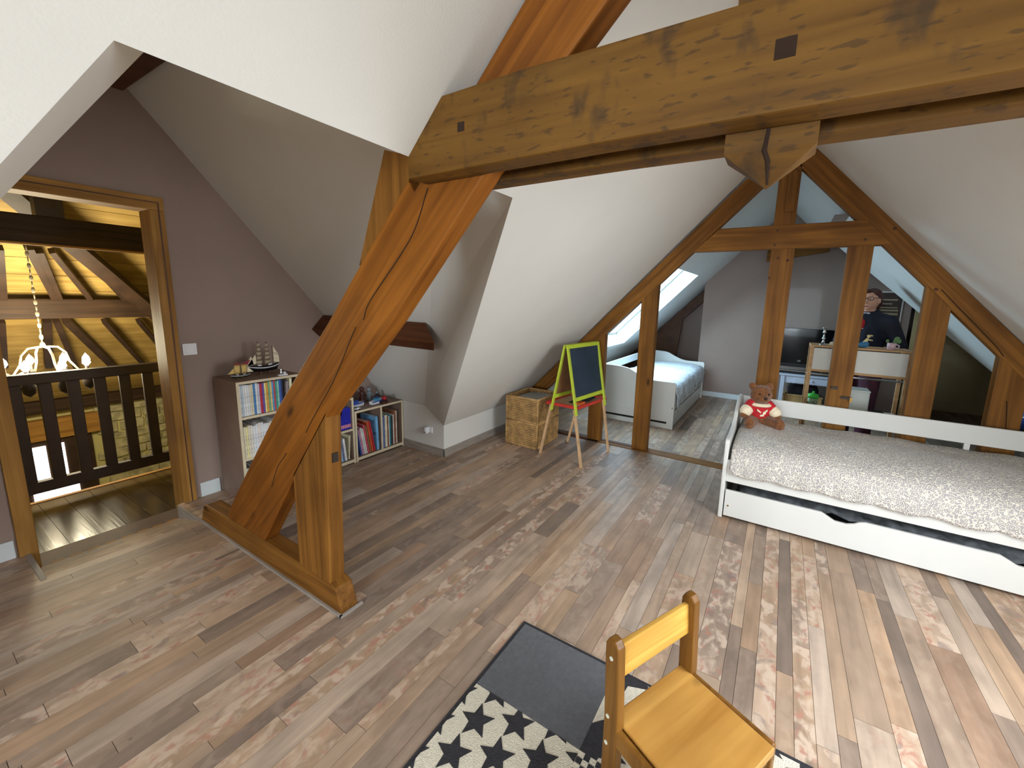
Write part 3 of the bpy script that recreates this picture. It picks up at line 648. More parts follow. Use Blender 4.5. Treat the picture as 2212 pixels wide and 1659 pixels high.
lo = bpy.data.objects.new('chandelier_light', lamp); COL.objects.link(lo); lo.location = (0, 0, .33); lo.parent = ch

# ================================================================== helpers for furniture
# ================================================================== NEAR BED
def fabric(name, c1, c2, scale, thr=.5):
    mt = bpy.data.materials.new(name); mt.use_nodes = True; nt = mt.node_tree; b = nt.nodes['Principled BSDF']; L = nt.links.new
    b.inputs['Roughness'].default_value = .9; b.inputs['Specular IOR Level'].default_value = .15
    tc = nt.nodes.new('ShaderNodeTexCoord'); n0 = nt.nodes.new('ShaderNodeTexNoise'); n0.inputs['Scale'].default_value = scale*.6
    L(tc.outputs['Object'], n0.inputs['Vector'])
    vo = nt.nodes.new('ShaderNodeTexVoronoi'); vo.inputs['Scale'].default_value = scale; L(tc.outputs['Object'], vo.inputs['Vector'])
    w = nt.nodes.new('ShaderNodeMath'); w.operation = 'SINE'; ms = nt.nodes.new('ShaderNodeMath'); ms.operation = 'MULTIPLY'; ms.inputs[1].default_value = 13
    L(vo.outputs['Distance'], ms.inputs[0]); L(ms.outputs[0], w.inputs[0])
    ad = nt.nodes.new('ShaderNodeMath'); ad.operation = 'ADD'; L(w.outputs[0], ad.inputs[0]); L(n0.outputs['Fac'], ad.inputs[1])
    rp = nt.nodes.new('ShaderNodeValToRGB'); e = rp.color_ramp.elements; e[0].position = thr-.12; e[0].color = lin(c2); e[1].position = thr+.12; e[1].color = lin(c1)
    L(ad.outputs[0], rp.inputs['Fac']); L(rp.outputs['Color'], b.inputs['Base Color'])
    bp = nt.nodes.new('ShaderNodeBump'); bp.inputs['Strength'].default_value = .5; bp.inputs['Distance'].default_value = .006; L(ad.outputs[0], bp.inputs['Height']); L(bp.outputs['Normal'], b.inputs['Normal'])
    M[name] = mt
fabric('floral', (228, 220, 206), (178, 172, 172), 62)
fabric('quilt_blue', (230, 234, 240), (206, 214, 222), 26)
BX0, BX1, BY0, BY1 = 3.0, 3.9, .25, -1.78
bed = thing('day_bed', 'white day bed with a pull-out drawer beside the glazed truss', 'bed', (3.45, -.76, 0))
prof = [(BX0, 0.0), (BX0, .555), (BX0+.015, .572)]+[(p.x, p.y) for p in bez([(3.06, .575, 0), (3.25, .575, 0), (3.42, .60, 0), (3.56, .68, 0), (3.70, .728, 0), (3.86, .738, 0)], 5)]+[(BX1, .72), (BX1, 0)]
for yy in (BY0, BY1): MB().prism(prof, 'y', yy-.028, yy).build('end_panel', 'white_lacquer', bed, bevel=.006)
MB().box(BX0+.01, BX0+.03, BY1, BY0-.028, .272, .43).build('side_board', 'white_lacquer', bed, bevel=.003)
MB().box(BX1-.02, BX1, BY1, BY0-.028, .25, .47).build('side_board', 'white_lacquer', bed, bevel=.003)
MB().box(BX1-.025, BX1-.003, BY1, BY0-.028, .588, .722).build('guard_rail', 'white_lacquer', bed, bevel=.004)
MB().box(BX1-.022, BX1-.004, -1.2, -1.17, .40, .59).build('rail_post', 'white_lacquer', bed)
MB().box(BX0+.07, BX1-.045, BY1+.01, BY0-.06, .40, .485).build('mattress', 'paper', bed, bevel=.03)
top = [(BY0-.035, .213), (-.34, .215)]
def dip(y): return [(y+.09, .215), (y+.06, .20), (y+.02, .178), (y-.04, .176), (y-.075, .188), (y-.10, .205), (y-.13, .214)]
dr_pts = [(BY0-.035, .022), (BY0-.035, .214)]+dip(-.43)+dip(-1.22)+[(BY1+.03, .214), (BY1+.03, .022)]
dr = MB().prism(dr_pts, 'x', BX0+.004, BX0+.022).build('drawer', 'white_lacquer', bed, bevel=.002)
MB().box(BX0+.022, BX1-.05, BY1+.04, BY0-.05, .03, .05).build('drawer_base', 'white_lacquer', dr)
MB().box(BX1-.06, BX1-.05, BY1+.04, BY0-.05, .05, .2).build('drawer_back', 'white_lacquer', dr)
MB().lathe([(.0, 0), (.006, 0), (.006, .004), (0, .004)], (0, 0, 0), 10).xf(Matrix.Translation((BX0+.004, .19, .10)) @ Matrix.Rotation(-pi/2, 4, 'Y')).build('screw_cap', 'brass', dr)
# plastic bag with bedding inside the drawer
mat('bag_plastic', (118, 122, 126), .35, .35, 14, .5, 22)
rows = []
for i in range(9):
    x = 3.03+i*.088; rows.append([(x, .17-k*.047, .06+(.19 if i < 8 and 0 < k < 38 else .0)*(1-.3*abs(i-4)/4)+.014*sin(k*1.7+i)+.01*sin(k*.6+2*i)) for k in range(39)])
mb = MB(); mb.grid(rows); o = mb.build('storage_bag', 'bag_plastic', smooth=True); tag(o, 'dark grey plastic bag showing above the bed drawer front', 'bag')
o = MB().box(3.035, 3.05, -1.30, -1.27, .17, .21).build('bag_tag', 'brass', o)
# bedspread
def bedspread():
    rows = []; NY = 150
    for i in range(NY+1):
        y = .205-(.205+1.765)*i/NY
        e = min(1, (.205-y)/.16); e = sqrt(max(0, 1-(1-e)**2))
        ph = ((.205-y) % .262)/.262; sc = .352-.020*abs(sin(pi*ph))
        if y > .19: sc += .02
        bul = .024*math.exp(-((y-.0)/.16)**2)
        b = lambda x, z: (x, y, z+.004*sin(y*9+x*7)+.003*sin(y*23-x*11))
        dr_ = .004*sin(y*26)+.003*sin(y*61)
        row = [b(3.862, .47), b(3.862, .50+.03*e), b(3.845, .522+.03*e)]
        for x, z in ((3.76, .54), (3.66, .553), (3.55, .562), (3.44, .566), (3.33, .563), (3.24, .556), (3.16, .545), (3.10, .53), (3.055, .51), (3.025, .485)):
            row.append(b(x, .50+(z-.50)*(.35+.65*e)+bul*(x-3.0)/.8))
        row += [(3.004, y, .45), (2.992+dr_*.5, y, .415), (2.986+dr_, y, .385), (2.983+dr_, y, sc+.012), (2.982+dr_, y, sc)]
        rows.append(row)
    return MB().grid(rows).build('bedspread', 'floral', smooth=True, solid=.006)
tag(bedspread(), 'cream and grey floral bedspread with scalloped hem on the day bed', 'bedspread')
# teddy bear
mat('teddy_fur', (128, 78, 40), .95, .25, 60, .8, 120, sheen=.3); mat('teddy_red', (190, 32, 40), .85, .1, 30); mat('teddy_cream', (238, 220, 190), .85, .05, 30)
TB = Vector((3.60, .09, .556)); td = thing('teddy_bear', 'brown teddy bear in a red and white shirt sitting on the day bed', 'teddy bear', TB, radians(112)); td.scale = (1.22, 1.22, 1.22)
L_ = lambda mb, n, mt, p=td, v=.006, sm=3: remesh(mb.build(n, mt, p, local=True), v, sm)
mb = MB(); mb.ball((0, 0, .085), (.062, .055, .085)); mb.ball((0, .012, .205), (.066, .06, .062), 16, 10); mb.ball((0, .062, .188), (.034, .032, .028))
for s_ in (-1, 1):
    mb.ball((s_*.052, 0, .258), (.024, .012, .024)); mb.cone((s_*.055, .01, .135), (s_*.098, .045, .075), .03, .026); mb.cone((s_*.04, .03, .035), (s_*.085, .11, .032), .036, .032); mb.ball((s_*.088, .125, .04), (.03, .022, .04))
bd = L_(mb, 'body', 'teddy_fur')
mb = MB(); mb.ball((0, .002, .095), (.068, .062, .068)); [mb.cone((s_*.05, .01, .138), (s_*.082, .032, .10), .035, .034) for s_ in (-1, 1)]
L_(mb, 'shirt', 'teddy_red')
mb = MB(); mb.lathe([(.045, .142), (.066, .134), (.072, .142), (.058, .156), (.045, .152)], (0, .005, 0), 20); col_ = mb.build('collar', 'teddy_cream', td, smooth=True, local=True)
for s_ in (-1, 1): MB().cone((s_*.080, .031, .104), (s_*.088, .036, .096), .037, .036).build('cuff', 'teddy_cream', td, smooth=True, local=True)
for s_ in (-1, 1): MB().ball((s_*.026, .067, .218), .0065, 10, 6).build('eye', 'black_gloss', td, smooth=True, local=True)
MB().ball((0, .092, .196), (.011, .007, .008), 10, 6).build('nose', 'black', td, smooth=True, local=True)
mb = MB()
for k, (a, b) in enumerate((((-.030, .115), (-.004, .098)), ((-.022, .098), (-.003, .088)), ((.030, .115), (.008, .100)), ((-.012, .082), (.012, .080)))): mb.hexa([(a[0], .058, a[1]-.006), (b[0], .063, b[1]-.005), (b[0], .063, b[1]+.004), (a[0], .058, a[1]+.006)], [(a[0], .067, a[1]-.006), (b[0], .070, b[1]-.005), (b[0], .070, b[1]+.004), (a[0], .067, a[1]+.006)])
mb.build('emblem', 'teddy_cream', td, local=True)

# ================================================================== CHILD'S CHAIR
wood('chair_light', (232, 182, 92), (198, 146, 60), 'x', rough=.3, knots=False, fine=40); wood('chair_dark', (138, 94, 40), (100, 64, 24), 'z', rough=.3, knots=False)
wood('chair_seat', (204, 154, 80), (172, 120, 54), 'x', rough=.32, knots=True, fine=18); mat('cap', (206, 206, 190), .4, .02)
PL, PR = Vector((.985, .292, 0)), Vector((1.292, .147, 0)); dv = (PR-PL); ca_ = atan2(dv.y, dv.x); cm_ = (PL+PR)/2
cm_.z = .009; chair = thing('child_chair', 'small wooden child chair with a light oak backrest on the patchwork rug', 'chair', cm_, ca_)
HW = dv.length/2
def cb(n, mt, *b, bev=.006): return MB().box(*b).build(n, mt, chair, bevel=bev, local=True)
for s_ in (-1, 1):                                             # local x along the back, -y is the front
    x0 = s_*HW-.016
    pts = [(-.026, 0), (.026, 0), (.026, .30), (.036, .50), (.036, .535), (.026, .555), (.002, .555), (-.012, .535), (-.014, .50), (-.026, .30)]
    pst = MB().prism(pts, 'x', x0, x0+.032).build('back_post', 'chair_dark', chair, bevel=.005, local=True)
    for zz in (.50, .31, .22):
        MB().lathe([(0, 0), (.0065, 0), (.006, .002), (0, .0025)], (0, 0, 0), 12).xf(Matrix.Translation((x0+(0 if s_ < 0 else .032), .010, zz)) @ Matrix.Rotation(s_*pi/2, 4, 'Y')).build('screw_cap', 'cap', pst, local=True)
    cb('front_leg', 'chair_dark', x0, x0+.025, -.285, -.243, 0, .285)
    cb('side_rail', 'chair_dark', x0+.002, x0+.023, -.285, -.02, .235, .288)
    cb('lower_rail', 'chair_dark', x0+.004, x0+.021, -.25, -.02, .10, .13)
MB().hexa([(-HW+.013, -.002, .425), (HW-.013, -.002, .425), (HW-.013, .014, .425), (-HW+.013, .014, .425)], [(-HW+.013, .008, .525), (HW-.013, .008, .525), (HW-.013, .026, .525), (-HW+.013, .026, .525)]).build('backrest', 'chair_light', chair, bevel=.004, local=True)
cb('seat', 'chair_seat', -HW+.013, HW-.013, -.29, .018, .268, .292, bev=.004); cb('front_rail', 'chair_dark', -HW+.012, HW-.012, -.278, -.26, .22, .268)

# ================================================================== PATCHWORK RUG
mat('rug_grey', (92, 92, 96), .95, .08, 60, .5, 260, sheen=.2); mat('rug_cream', (222, 212, 192), .95, .05, 80, .6, 240, sheen=.2); mat('rug_dark', (52, 50, 54), .95, .1, 60, .5, 240)
RXm, RXM, RYm, RYM = -.35, 1.44, -.48, .885
rug = thing('patchwork_rug', 'patchwork rug with grey, star and checked panels on the plank floor', 'rug', (.55, .2, 0))
MB().box(RXm, RXM, RYm, RYM, 0, .006).build('border', 'rug_dark', rug)
def clip(poly, x0, x1, y0, y1):
    for ax, lim, sg in ((0, x0, 1), (0, x1, -1), (1, y0, 1), (1, y1, -1)):
        out = []
        for i in range(len(poly)):
            a, b = poly[i], poly[(i+1) % len(poly)]; da, db = sg*(a[ax]-lim), sg*(b[ax]-lim)
            if da >= 0: out.append(a)
            if da*db < 0: t_ = da/(da-db); out.append((a[0]+(b[0]-a[0])*t_, a[1]+(b[1]-a[1])*t_))
        poly = out
        if not poly: return []
    return poly
def star(cx, cy, r, rot=0): return [(cx+(r if k % 2 == 0 else r*.45)*cos(rot+pi*k/5), cy+(r if k % 2 == 0 else r*.45)*sin(rot+pi*k/5)) for k in range(10)]
gx_ = [1.425, 1.072, .63, .19, -.25, RXm+.015]; gy_ = [RYM-.016, .427, -.03, RYm+.015]
kinds = [['grey', 'big', 'stars'], ['stars', 'check', 'grey'], ['big', 'grey', 'stars'], ['grey', 'stars', 'check'], ['stars', 'grey', 'big']]
for i in range(5):
    for j in range(3):
        x1, x0 = gx_[i], gx_[i+1]; y1, y0 = gy_[j], gy_[j+1]; kd = kinds[i][j]
        p = MB().box(x0, x1, y0, y1, .004, .009).build('panel', 'rug_grey' if kd == 'grey' else 'rug_cream', rug)
        mb = MB()
        if kd == 'stars':
            for a in range(-8, 9):
                for b in range(-8, 9):
                    cx, cy = .962+a*.125+b*.069, .778-b*.126
                    q = clip(star(cx, cy, .064, .35), x0, x1, y0, y1)
                    if len(q) > 2: MB().prism(q, 'z', .0085, .0105).build('star', 'rug_dark', p)
        elif kd == 'big':
            for a in range(-3, 4):
                for b in range(-3, 4):
                    q = clip(star(1.30+a*.30+b*.12, .20+b*.21, .13, .9), x0, x1, y0, y1)
                    if len(q) > 2: MB().prism(q, 'z', .0085, .0105).build('star', 'rug_dark', p)
        elif kd == 'check':
            n = 22
            for a in range(n):
                for b in range(n):
                    if (a+b) % 2: sx, sy = (x1-x0)/n, (y1-y0)/n; mb.box(x0+a*sx, x0+(a+.95)*sx, y0+b*sy, y0+(b+.95)*sy, .0085, .0102)
        if mb.v: o = mb.build('pattern', 'rug_dark', p); o['kind'] = 'stuff'

# ================================================================== BOOKCASES
mat('shelf_board', (142, 118, 104), .6, .06, 6); mat('shelf_edge', (214, 198, 168), .55, .04, 12)
YF, YB = 3.135, 3.475
def bookcase(label, x0, x1, h, shelves=(), dividers=()):
    t = thing('bookcase', label, 'bookcase', ((x0+x1)/2, (YF+YB)/2, 0)); T = .018
    def bd(n, a, b, c, d_, e, f, edge=True):
        o = MB().box(a, b, c+.003, d_, e, f).build(n, 'shelf_board', t)
        MB().box(a, b, c, c+.003, e, f).build('edge_strip', 'shelf_edge', o); return o
    bd('side_panel', x0, x0+T, YF, YB, 0, h); bd('side_panel', x1-T, x1, YF, YB, 0, h)
    bd('top_panel', x0+T, x1-T, YF, YB, h-T, h); bd('base_panel', x0+T, x1-T, YF, YB, .012, .012+T+.008)
    MB().box(x0+T, x1-T, YB-.006, YB, .03, h-T).build('back_panel', 'shelf_board', t)
    for z in shelves: bd('shelf', x0+T, x1-T, YF+.004, YB-.006, z-T/2, z+T/2)
    for x in dividers: bd('divider', x-T/2, x+T/2, YF+.004, YB-.006, .038, h-T)
    return t
bookcase('tall taupe bookcase with pale edges holding model ships', 1.272, 1.715, .876, (.614, .312))
bookcase('middle taupe bookcase partly hidden behind the timber post', 1.728, 2.152, .60, (.312,))
bookcase('low taupe bookcase with two cells under the sloping ceiling', 2.158, 2.692, .47, (), (2.44,))
CN = {}
def book(x0, x1, z0, h, colr, name, where, grp, lean=0, dep=.17, front=.02):
    w = x1-x0; t = thing('book', None, 'book', (x0+w/2, YF+front+dep/2, z0)); t.rotation_euler = (0, lean, 0)
    if lean: t.location.z = z0+abs(sin(lean))*w/2+.001
    W2 = w/2-.0006; D2 = dep/2
    mb = MB(); mb.box(-W2, W2, -D2, -D2+.0025, 0, h); mb.box(-W2, -W2+.0018, -D2+.0025, D2, 0, h); mb.box(W2-.0018, W2, -D2+.0025, D2, 0, h)
    o = mb.build('cover', 'book_cover', t, local=True); o.color = lin(colr)
    MB().box(-W2+.0018, W2-.0018, -D2+.0025, D2-.004, .003, h-.003).build('pages', 'paper', t, local=True)
    thick = 'thin' if w < .0155 else 'thick' if w > .024 else 'medium'
    tag(t, '%s %s book standing %s' % (thick, name, where), 'book', grp)
    return t
wh, lb, bl_, cr, yl, rd, pu, gr, gn, te, or_ = (226,228,228), (150,190,224), (70,130,190), (226,216,196), (234,204,110), (190,40,62), (104,84,168), (196,196,214), (120,176,140), (64,160,140), (222,160,62)
row1 = [('white', wh, .014), ('pale blue', (196,214,230), .010), ('white', wh, .013), ('white', (232,232,230), .014), ('white', (224,226,228), .013), ('cream', cr, .013), ('cream', (222,212,180), .012), ('mid blue', bl_, .015), ('white', wh, .013), ('lilac grey', gr, .015),
        ('dark red', rd, .016), ('violet', pu, .014), ('pale yellow', (238,222,150), .013), ('golden yellow', or_, .014), ('sage green', gn, .013), ('apricot yellow', (236,206,130), .012), ('sky blue', (84,160,214), .012), ('rose red', (196,76,88), .012), ('teal green', te, .013), ('mint green', (150,206,190), .013), ('royal blue', (60,96,180), .015), ('navy blue', (36,48,84), .012)]
x = 1.293
for n, c, w in row1: book(x, x+w, .624, R.uniform(.218, .228), c, n, 'on the top shelf of the tall bookcase', 'books on the top shelf of the tall bookcase'); x += w
book(x+.012, x+.034, .624, .205, (150,136,136), 'taupe', 'on the top shelf of the tall bookcase', 'books on the top shelf of the tall bookcase', .06); book(x+.040, x+.058, .624, .225, (236,230,190), 'ivory', 'on the top shelf of the tall bookcase', 'books on the top shelf of the tall bookcase', .05)
row2 = [('cream', (226,216,186), .016), ('pale yellow', (238,226,160), .013), ('cream', cr, .016), ('cream', (230,222,206), .016), ('white', wh, .017), ('white', (228,228,232), .017), ('cream', (232,222,212), .018), ('white', wh, .016), ('white', (226,226,230), .018), ('white', wh, .016), ('cream', cr, .016), ('white', wh, .018), ('white', (228,228,228), .017), ('cream', (230,224,210), .02)]
x = 1.293
for n, c, w in row2: book(x, x+w, .322, R.uniform(.222, .240), c, n, 'on the middle shelf of the tall bookcase', 'books on the middle shelf of the tall bookcase', front=.006); x += w
x = 1.293
for n, c, w in [('white', wh, .02), ('black', (30,30,34), .016), ('white', wh, .018), ('cream', cr, .022), ('white', wh, .02), ('grey', (150,150,150), .02), ('cream', cr, .024), ('white', wh, .02), ('blue', bl_, .018)]:
    book(x, x+w, .041, R.uniform(.18, .21), c, n, 'on the bottom shelf of the tall bookcase', 'books on the bottom shelf of the tall bookcase'); x += w
x = 2.036
mat('label_pink', (232,150,150), .6)
for k in range(6):
    b_ = book(x, x+.0155, .3225, .19, (32, 36, 168), 'cobalt blue', 'with pink foot label in the middle bookcase', 'cobalt blue volumes in the middle bookcase')
    MB().box(-.005, .005, -.0865, -.085, .015, .045).build('spine_label', 'label_pink', b_, local=True); x += .0158
x = 2.028
for n, c, w, l_ in [('pale blue', lb, .016, -.1), ('grey blue', (110,120,150), .014, -.1), ('white', wh, .02, -.1)]:
    book(x, x+w, .04, .205, c, n, 'leaning in the lower cell of the middle bookcase', 'books in the middle bookcase', l_); x += w+.002
book(2.100, 2.112, .041, .215, (222,212,180), 'ivory', 'in the lower cell of the middle bookcase', 'books in the middle bookcase', .08, front=.03)
x = 2.215
for n, c, w, h in [('dark blue', (40,70,140), .012, .17), ('lilac', (176,150,196), .010, .25), ('pink', (226,160,176), .010, .255), ('white', wh, .014, .26), ('white', (228,226,220), .012, .25), ('rose pink', (208,80,96), .016, .28), ('olive brown', (140,110,70), .016, .265), ('orange red', (206,84,52), .022, .30), ('crimson', (190,40,56), .016, .30)]:
    book(x, x+w, .041, h, c, n, 'leaning in the left cell of the low bookcase', 'leaning books in the low bookcase', -.16); x += w+.004
book(2.392, 2.418, .04, .325, (120,180,226), 'sky blue', 'upright in the left cell of the low bookcase', 'leaning books in the low bookcase', -.03, .22)
x = 2.452
for n, c, w, h in [('grey blue', (130,150,186), .018, .30), ('periwinkle blue', (110,124,176), .014, .31), ('ivory', (232,222,190), .026, .315), ('rust brown', (140,76,48), .012, .30), ('white', wh, .010, .30), ('teal', (40,140,150), .014, .305), ('dark grey', (66,58,58), .022, .29), ('white', (232,228,220), .012, .30), ('brown', (150,96,70), .020, .34), ('cream', cr, .012, .33)]:
    book(x, x+w, .04, h, c, n, 'in the right cell of the low bookcase', 'books in the right cell of the low bookcase'); x += w+.002
# ------------------------------------------------------------------ model ships and toys
mat('hull_black', (26, 26, 28), .3, .05); mat('hull_green', (52, 56, 40), .4, .1); mat('sail', (232, 220, 190), .8, .08, 40); mat('sail_tan', (214, 182, 112), .8, .1, 40); mat('sail_dim', (176, 160, 136), .8, .1, 40); mat('ship_red', (130, 34, 44), .5); mat('mast_wood', (92, 62, 38), .6)
def ship(label, cx, cy, z0, Ln, Ht, hull, masts, sails, jib, rz=0):
    t = thing('model_ship', label, 'model ship', (cx, cy, z0), rz); hh = Ht*.16; zb = Ht*.10
    rows = []
    for i in range(13):
        u = -1+2*i/12; w = Ln*.11*(1-abs(u)**2.6)+.001; sh = .35*hh*u*u; x = u*Ln/2*.86
        rows.append([(x, -w, zb+hh+sh), (x*.97, -w*.9, zb+hh*.5+sh*.6), (x*.86, -w*.35, zb+sh*.2), (x*.86, w*.35, zb+sh*.2), (x*.97, w*.9, zb+hh*.5+sh*.6), (x, w, zb+hh+sh)])
    mb = MB(); mb.grid(rows, True); h_ = mb.build('hull', hull, t, smooth=True, local=True)
    mb = MB(); mb.grid([[(r[0][0]*1.003, r[0][1]*1.02-.0006, r[0][2]-hh*.22), (r[0][0]*1.003, r[0][1]*1.02-.0006, r[0][2]-hh*.36)] for r in rows]); mb.build('white_band', 'plastic_white', h_, local=True)
    for x in (-.18, .12): MB().box(x*Ln, (x+.1)*Ln, -Ln*.03, Ln*.03, zb+hh, zb+hh*1.25).build('deck_house', 'plastic_white', h_, local=True)
    MB().box(-Ln*.22, Ln*.22, -Ln*.04, Ln*.04, 0, .004).build('stand', 'mast_wood', t, local=True)
    for x in (-.12, .12): MB().box(x*Ln-.004, x*Ln+.004, -Ln*.03, Ln*.03, .003, zb+hh*.4).build('stand_post', 'mast_wood', t, local=True)
    for mx, mh, ns, sm in masts:
        ms = MB().tube([(mx*Ln, 0, zb+hh*.8), (mx*Ln, 0, Ht*mh)], .0022, 6).build('mast', 'mast_wood', t, local=True)
        if ns:
            z1 = zb+hh*1.3; dz = (Ht*mh*.96-z1)/ns
            for k in range(ns):
                wd = Ln*sails*(1-.13*k); za, zb_ = z1+k*dz+dz*.06, z1+(k+1)*dz-dz*.06
                MB().tube([(mx*Ln-wd, -.004, zb_), (mx*Ln+wd, -.004, zb_)], .0015, 5).build('yard', 'mast_wood', ms, local=True)
                MB().grid([[(mx*Ln+wd*(1-.08*(1-v))*(u-2)/2, -.006-.010*sin(pi*v)*sin(pi*(u+.5)/5), za+(zb_-za)*v) for u in range(5)] for v in (0, .33, .66, 1)]).build('sail', sm, ms, smooth=True, local=True, solid=.0008)
    for tri, sm in jib: MB().poly([(a*Ln, -.002, b*Ht) for a, b in tri]).build('sail', sm, t, local=True, solid=.0008)
    return t
ship('large model sailing ship with black hull and spanker sail on the tall bookcase', 1.535, 3.30, .876, .245, .262, 'hull_black', [(-.13, .97, 5, 'sail_dim'), (.10, .95, 5, 'sail_dim'), (.27, .82, 0, 'sail')], .085,
     [([(.29, .34), (.45, .32), (.44, .52), (.29, .60)], 'sail'), ([(.29, .62), (.44, .54), (.29, .80)], 'sail'), ([(-.20, .34), (-.46, .30), (-.22, .60)], 'sail'), ([(-.28, .32), (-.54, .27), (-.34, .56)], 'sail')])
ship('small green model ship with tan sails on the tall bookcase', 1.352, 3.245, .876, .145, .118, 'hull_green', [(-.14, .95, 1, 'sail_tan'), (.16, .95, 1, 'sail_tan')], .13,
     [([(-.2, .38), (-.55, .36), (-.25, .72)], 'sail_tan'), ([(.3, .38), (.58, .36), (.32, .72)], 'sail'), ([(-.24, .80), (.02, .80), (.0, 1.0), (-.22, 1.0)], 'ship_red'), ([(.08, .80), (.32, .80), (.5, 1.12), (.10, .98)], 'ship_red')])
t = thing('figurine', 'tiny silver figurine on a white plinth beside the large model ship', 'figurine', (1.598, 3.17, .876))
MB().box(-.032, .032, -.014, .014, 0, .010).build('plinth', 'plastic_white', t, bevel=.002, local=True); MB().lathe([(.012, .01), (.015, .02), (.006, .04), (.009, .05), (.0, .062)], (-.01, 0, 0), 10).build('figure', 'silver', t, smooth=True, local=True); MB().lathe([(.009, .01), (.009, .026), (0, .027)], (.016, 0, 0), 10).build('pot', 'plastic_white', t, smooth=True, local=True)
mat('toy_blue', (44, 84, 176), .4); mat('toy_teal', (70, 150, 170), .4); mat('toy_red', (170, 30, 40), .3); mat('toy_dark', (40, 30, 30), .5, .2, 20); mat('toy_brown', (84, 46, 38), .5, .2, 20); mat('toy_grey', (130, 142, 150), .5, .1, 20)
def toy_boat(label, x, y, Ln, rz, cab):
    t = thing('toy_boat', label, 'toy boat', (x, y, .47), rz); rows = []
    for i in range(9):
        u = -1+2*i/8; w = Ln*.2*(1-max(0, u)**2.2)*(1-.25*max(0, -u)) + .001; X = u*Ln/2
        rows.append([(X, -w, .035+.006*u), (X*.95, -w*.7, .004), (X*.95, w*.7, .004), (X, w, .035+.006*u)])
    mb = MB(); mb.grid(rows, True); mb.poly(rows[0][::-1]); mb.poly(rows[-1]); h_ = mb.build('hull', 'plastic_white', t, local=True)
    mb = MB(); mb.grid([[(r[0][0]*1.01, r[0][1]*1.03, r[0][2]+.003), (r[0][0]*1.01, r[0][1]*1.03, r[0][2]-.008)] for r in rows]); mb.build('stripe', 'toy_blue', h_, local=True)
    MB().box(-Ln*.2, Ln*.12, -Ln*.11, Ln*.11, .03, .055).build('cabin', cab, t, bevel=.004, local=True); MB().box(-Ln*.22, Ln*.14, -Ln*.12, Ln*.12, .055, .059).build('cabin_roof', 'toy_blue', t, local=True)
    return t
toy_boat('toy boat with teal cabin on the low bookcase', 2.46, 3.22, .16, .15, 'toy_teal'); toy_boat('blue roofed toy boat on the low bookcase beside the middle one', 2.265, 3.27, .17, -.1, 'toy_blue')
def figure(label, x, y, h, mt, mt2):
    t = thing('toy_figure', label, 'toy', (x, y, .47)); w = h*.2
    MB().lathe([(w, 0), (w*1.05, h*.1), (w*.7, h*.45), (w*.85, h*.62), (w*.35, h*.72), (0, h*.73)], (0, 0, 0), 12).build('body', mt, t, smooth=True, local=True)
    MB().ball((0, 0, h*.84), h*.15, 12, 8).build('head', mt2, t, smooth=True, local=True)
    for s_ in (-1, 1): MB().cone((s_*w*.8, 0, h*.6), (s_*w*1.3, -h*.08, h*.36), h*.06, h*.05, 8).build('arm', mt, t, smooth=True, local=True)
figure('tall dark brown toy figure on the low bookcase', 2.405, 3.37, .155, 'toy_brown', 'toy_brown'); figure('grey blue toy figure on the low bookcase', 2.485, 3.37, .13, 'toy_grey', 'toy_grey'); figure('dark toy figure under the slope on the low bookcase', 2.545, 3.33, .09, 'toy_dark', 'toy_grey')
t = thing('toy_tractor', 'dark toy tractor with red wheel ball on the low bookcase edge', 'toy', (2.50, 3.165, .47)); MB().box(-.035, .03, -.018, .018, .012, .032).build('chassis', 'toy_dark', t, bevel=.004, local=True); MB().ball((.0, -.0, .052), .022, 12, 8).build('dome', 'toy_red', t, smooth=True, local=True)
for a, b in ((-.025, -.02), (.02, -.02), (-.025, .02), (.02, .02)): MB().lathe([(0, -.006), (.014, -.006), (.014, .006), (0, .006)], (0, 0, 0), 12).xf(Matrix.Translation((a, b, .0145)) @ Matrix.Rotation(pi/2, 4, 'X')).build('wheel', 'toy_brown', t, local=True)
t = thing('toy_car', 'small white toy car at the front edge of the low bookcase', 'toy car', (2.205, 3.17, .47)); MB().box(-.03, .03, -.014, .014, .005, .018).build('body', 'plastic_white', t, bevel=.004, local=True); MB().box(-.014, .016, -.012, .012, .018, .028).build('cabin', 'toy_grey', t, bevel=.003, local=True)
for a in (-.018, .018):
    for b in (-.014, .014): MB().lathe([(0, -.003), (.006, -.003), (.006, .003), (0, .003)], (0, 0, 0), 10).xf(Matrix.Translation((a, b, .0065)) @ Matrix.Rotation(pi/2, 4, 'X')).build('wheel', 'black', t, local=True)
# ------------------------------------------------------------------ wall fittings
t = thing('light_switch', 'square white light switch on the mauve wall beside the stair door', 'light switch', (1.162, YW, 1.085)); MB().box(1.122, 1.202, YW-.010, YW, 1.045, 1.125).build('plate', 'plastic_white', t, bevel=.003); MB().box(1.135, 1.189, YW-.014, YW-.009, 1.058, 1.112).build('rocker', 'plastic_white', t, bevel=.002)
t = thing('night_light', 'rounded white plug-in night light on the low wing wall', 'night light', (2.70, 2.77, .19)); MB().lathe([(.0, 0), (.022, .004), (.026, .03), (.024, .06), (0, .068)], (2.668, 2.785, .20), 14).build('body', 'plastic_white', t, smooth=True); MB().box(2.688, 2.70, 2.735, 2.80, .205, .265).build('socket', 'plastic_white', t, bevel=.004); MB().ball((2.645, 2.79, .217), .007, 8, 6).build('sensor', 'toy_brown', t, smooth=True)

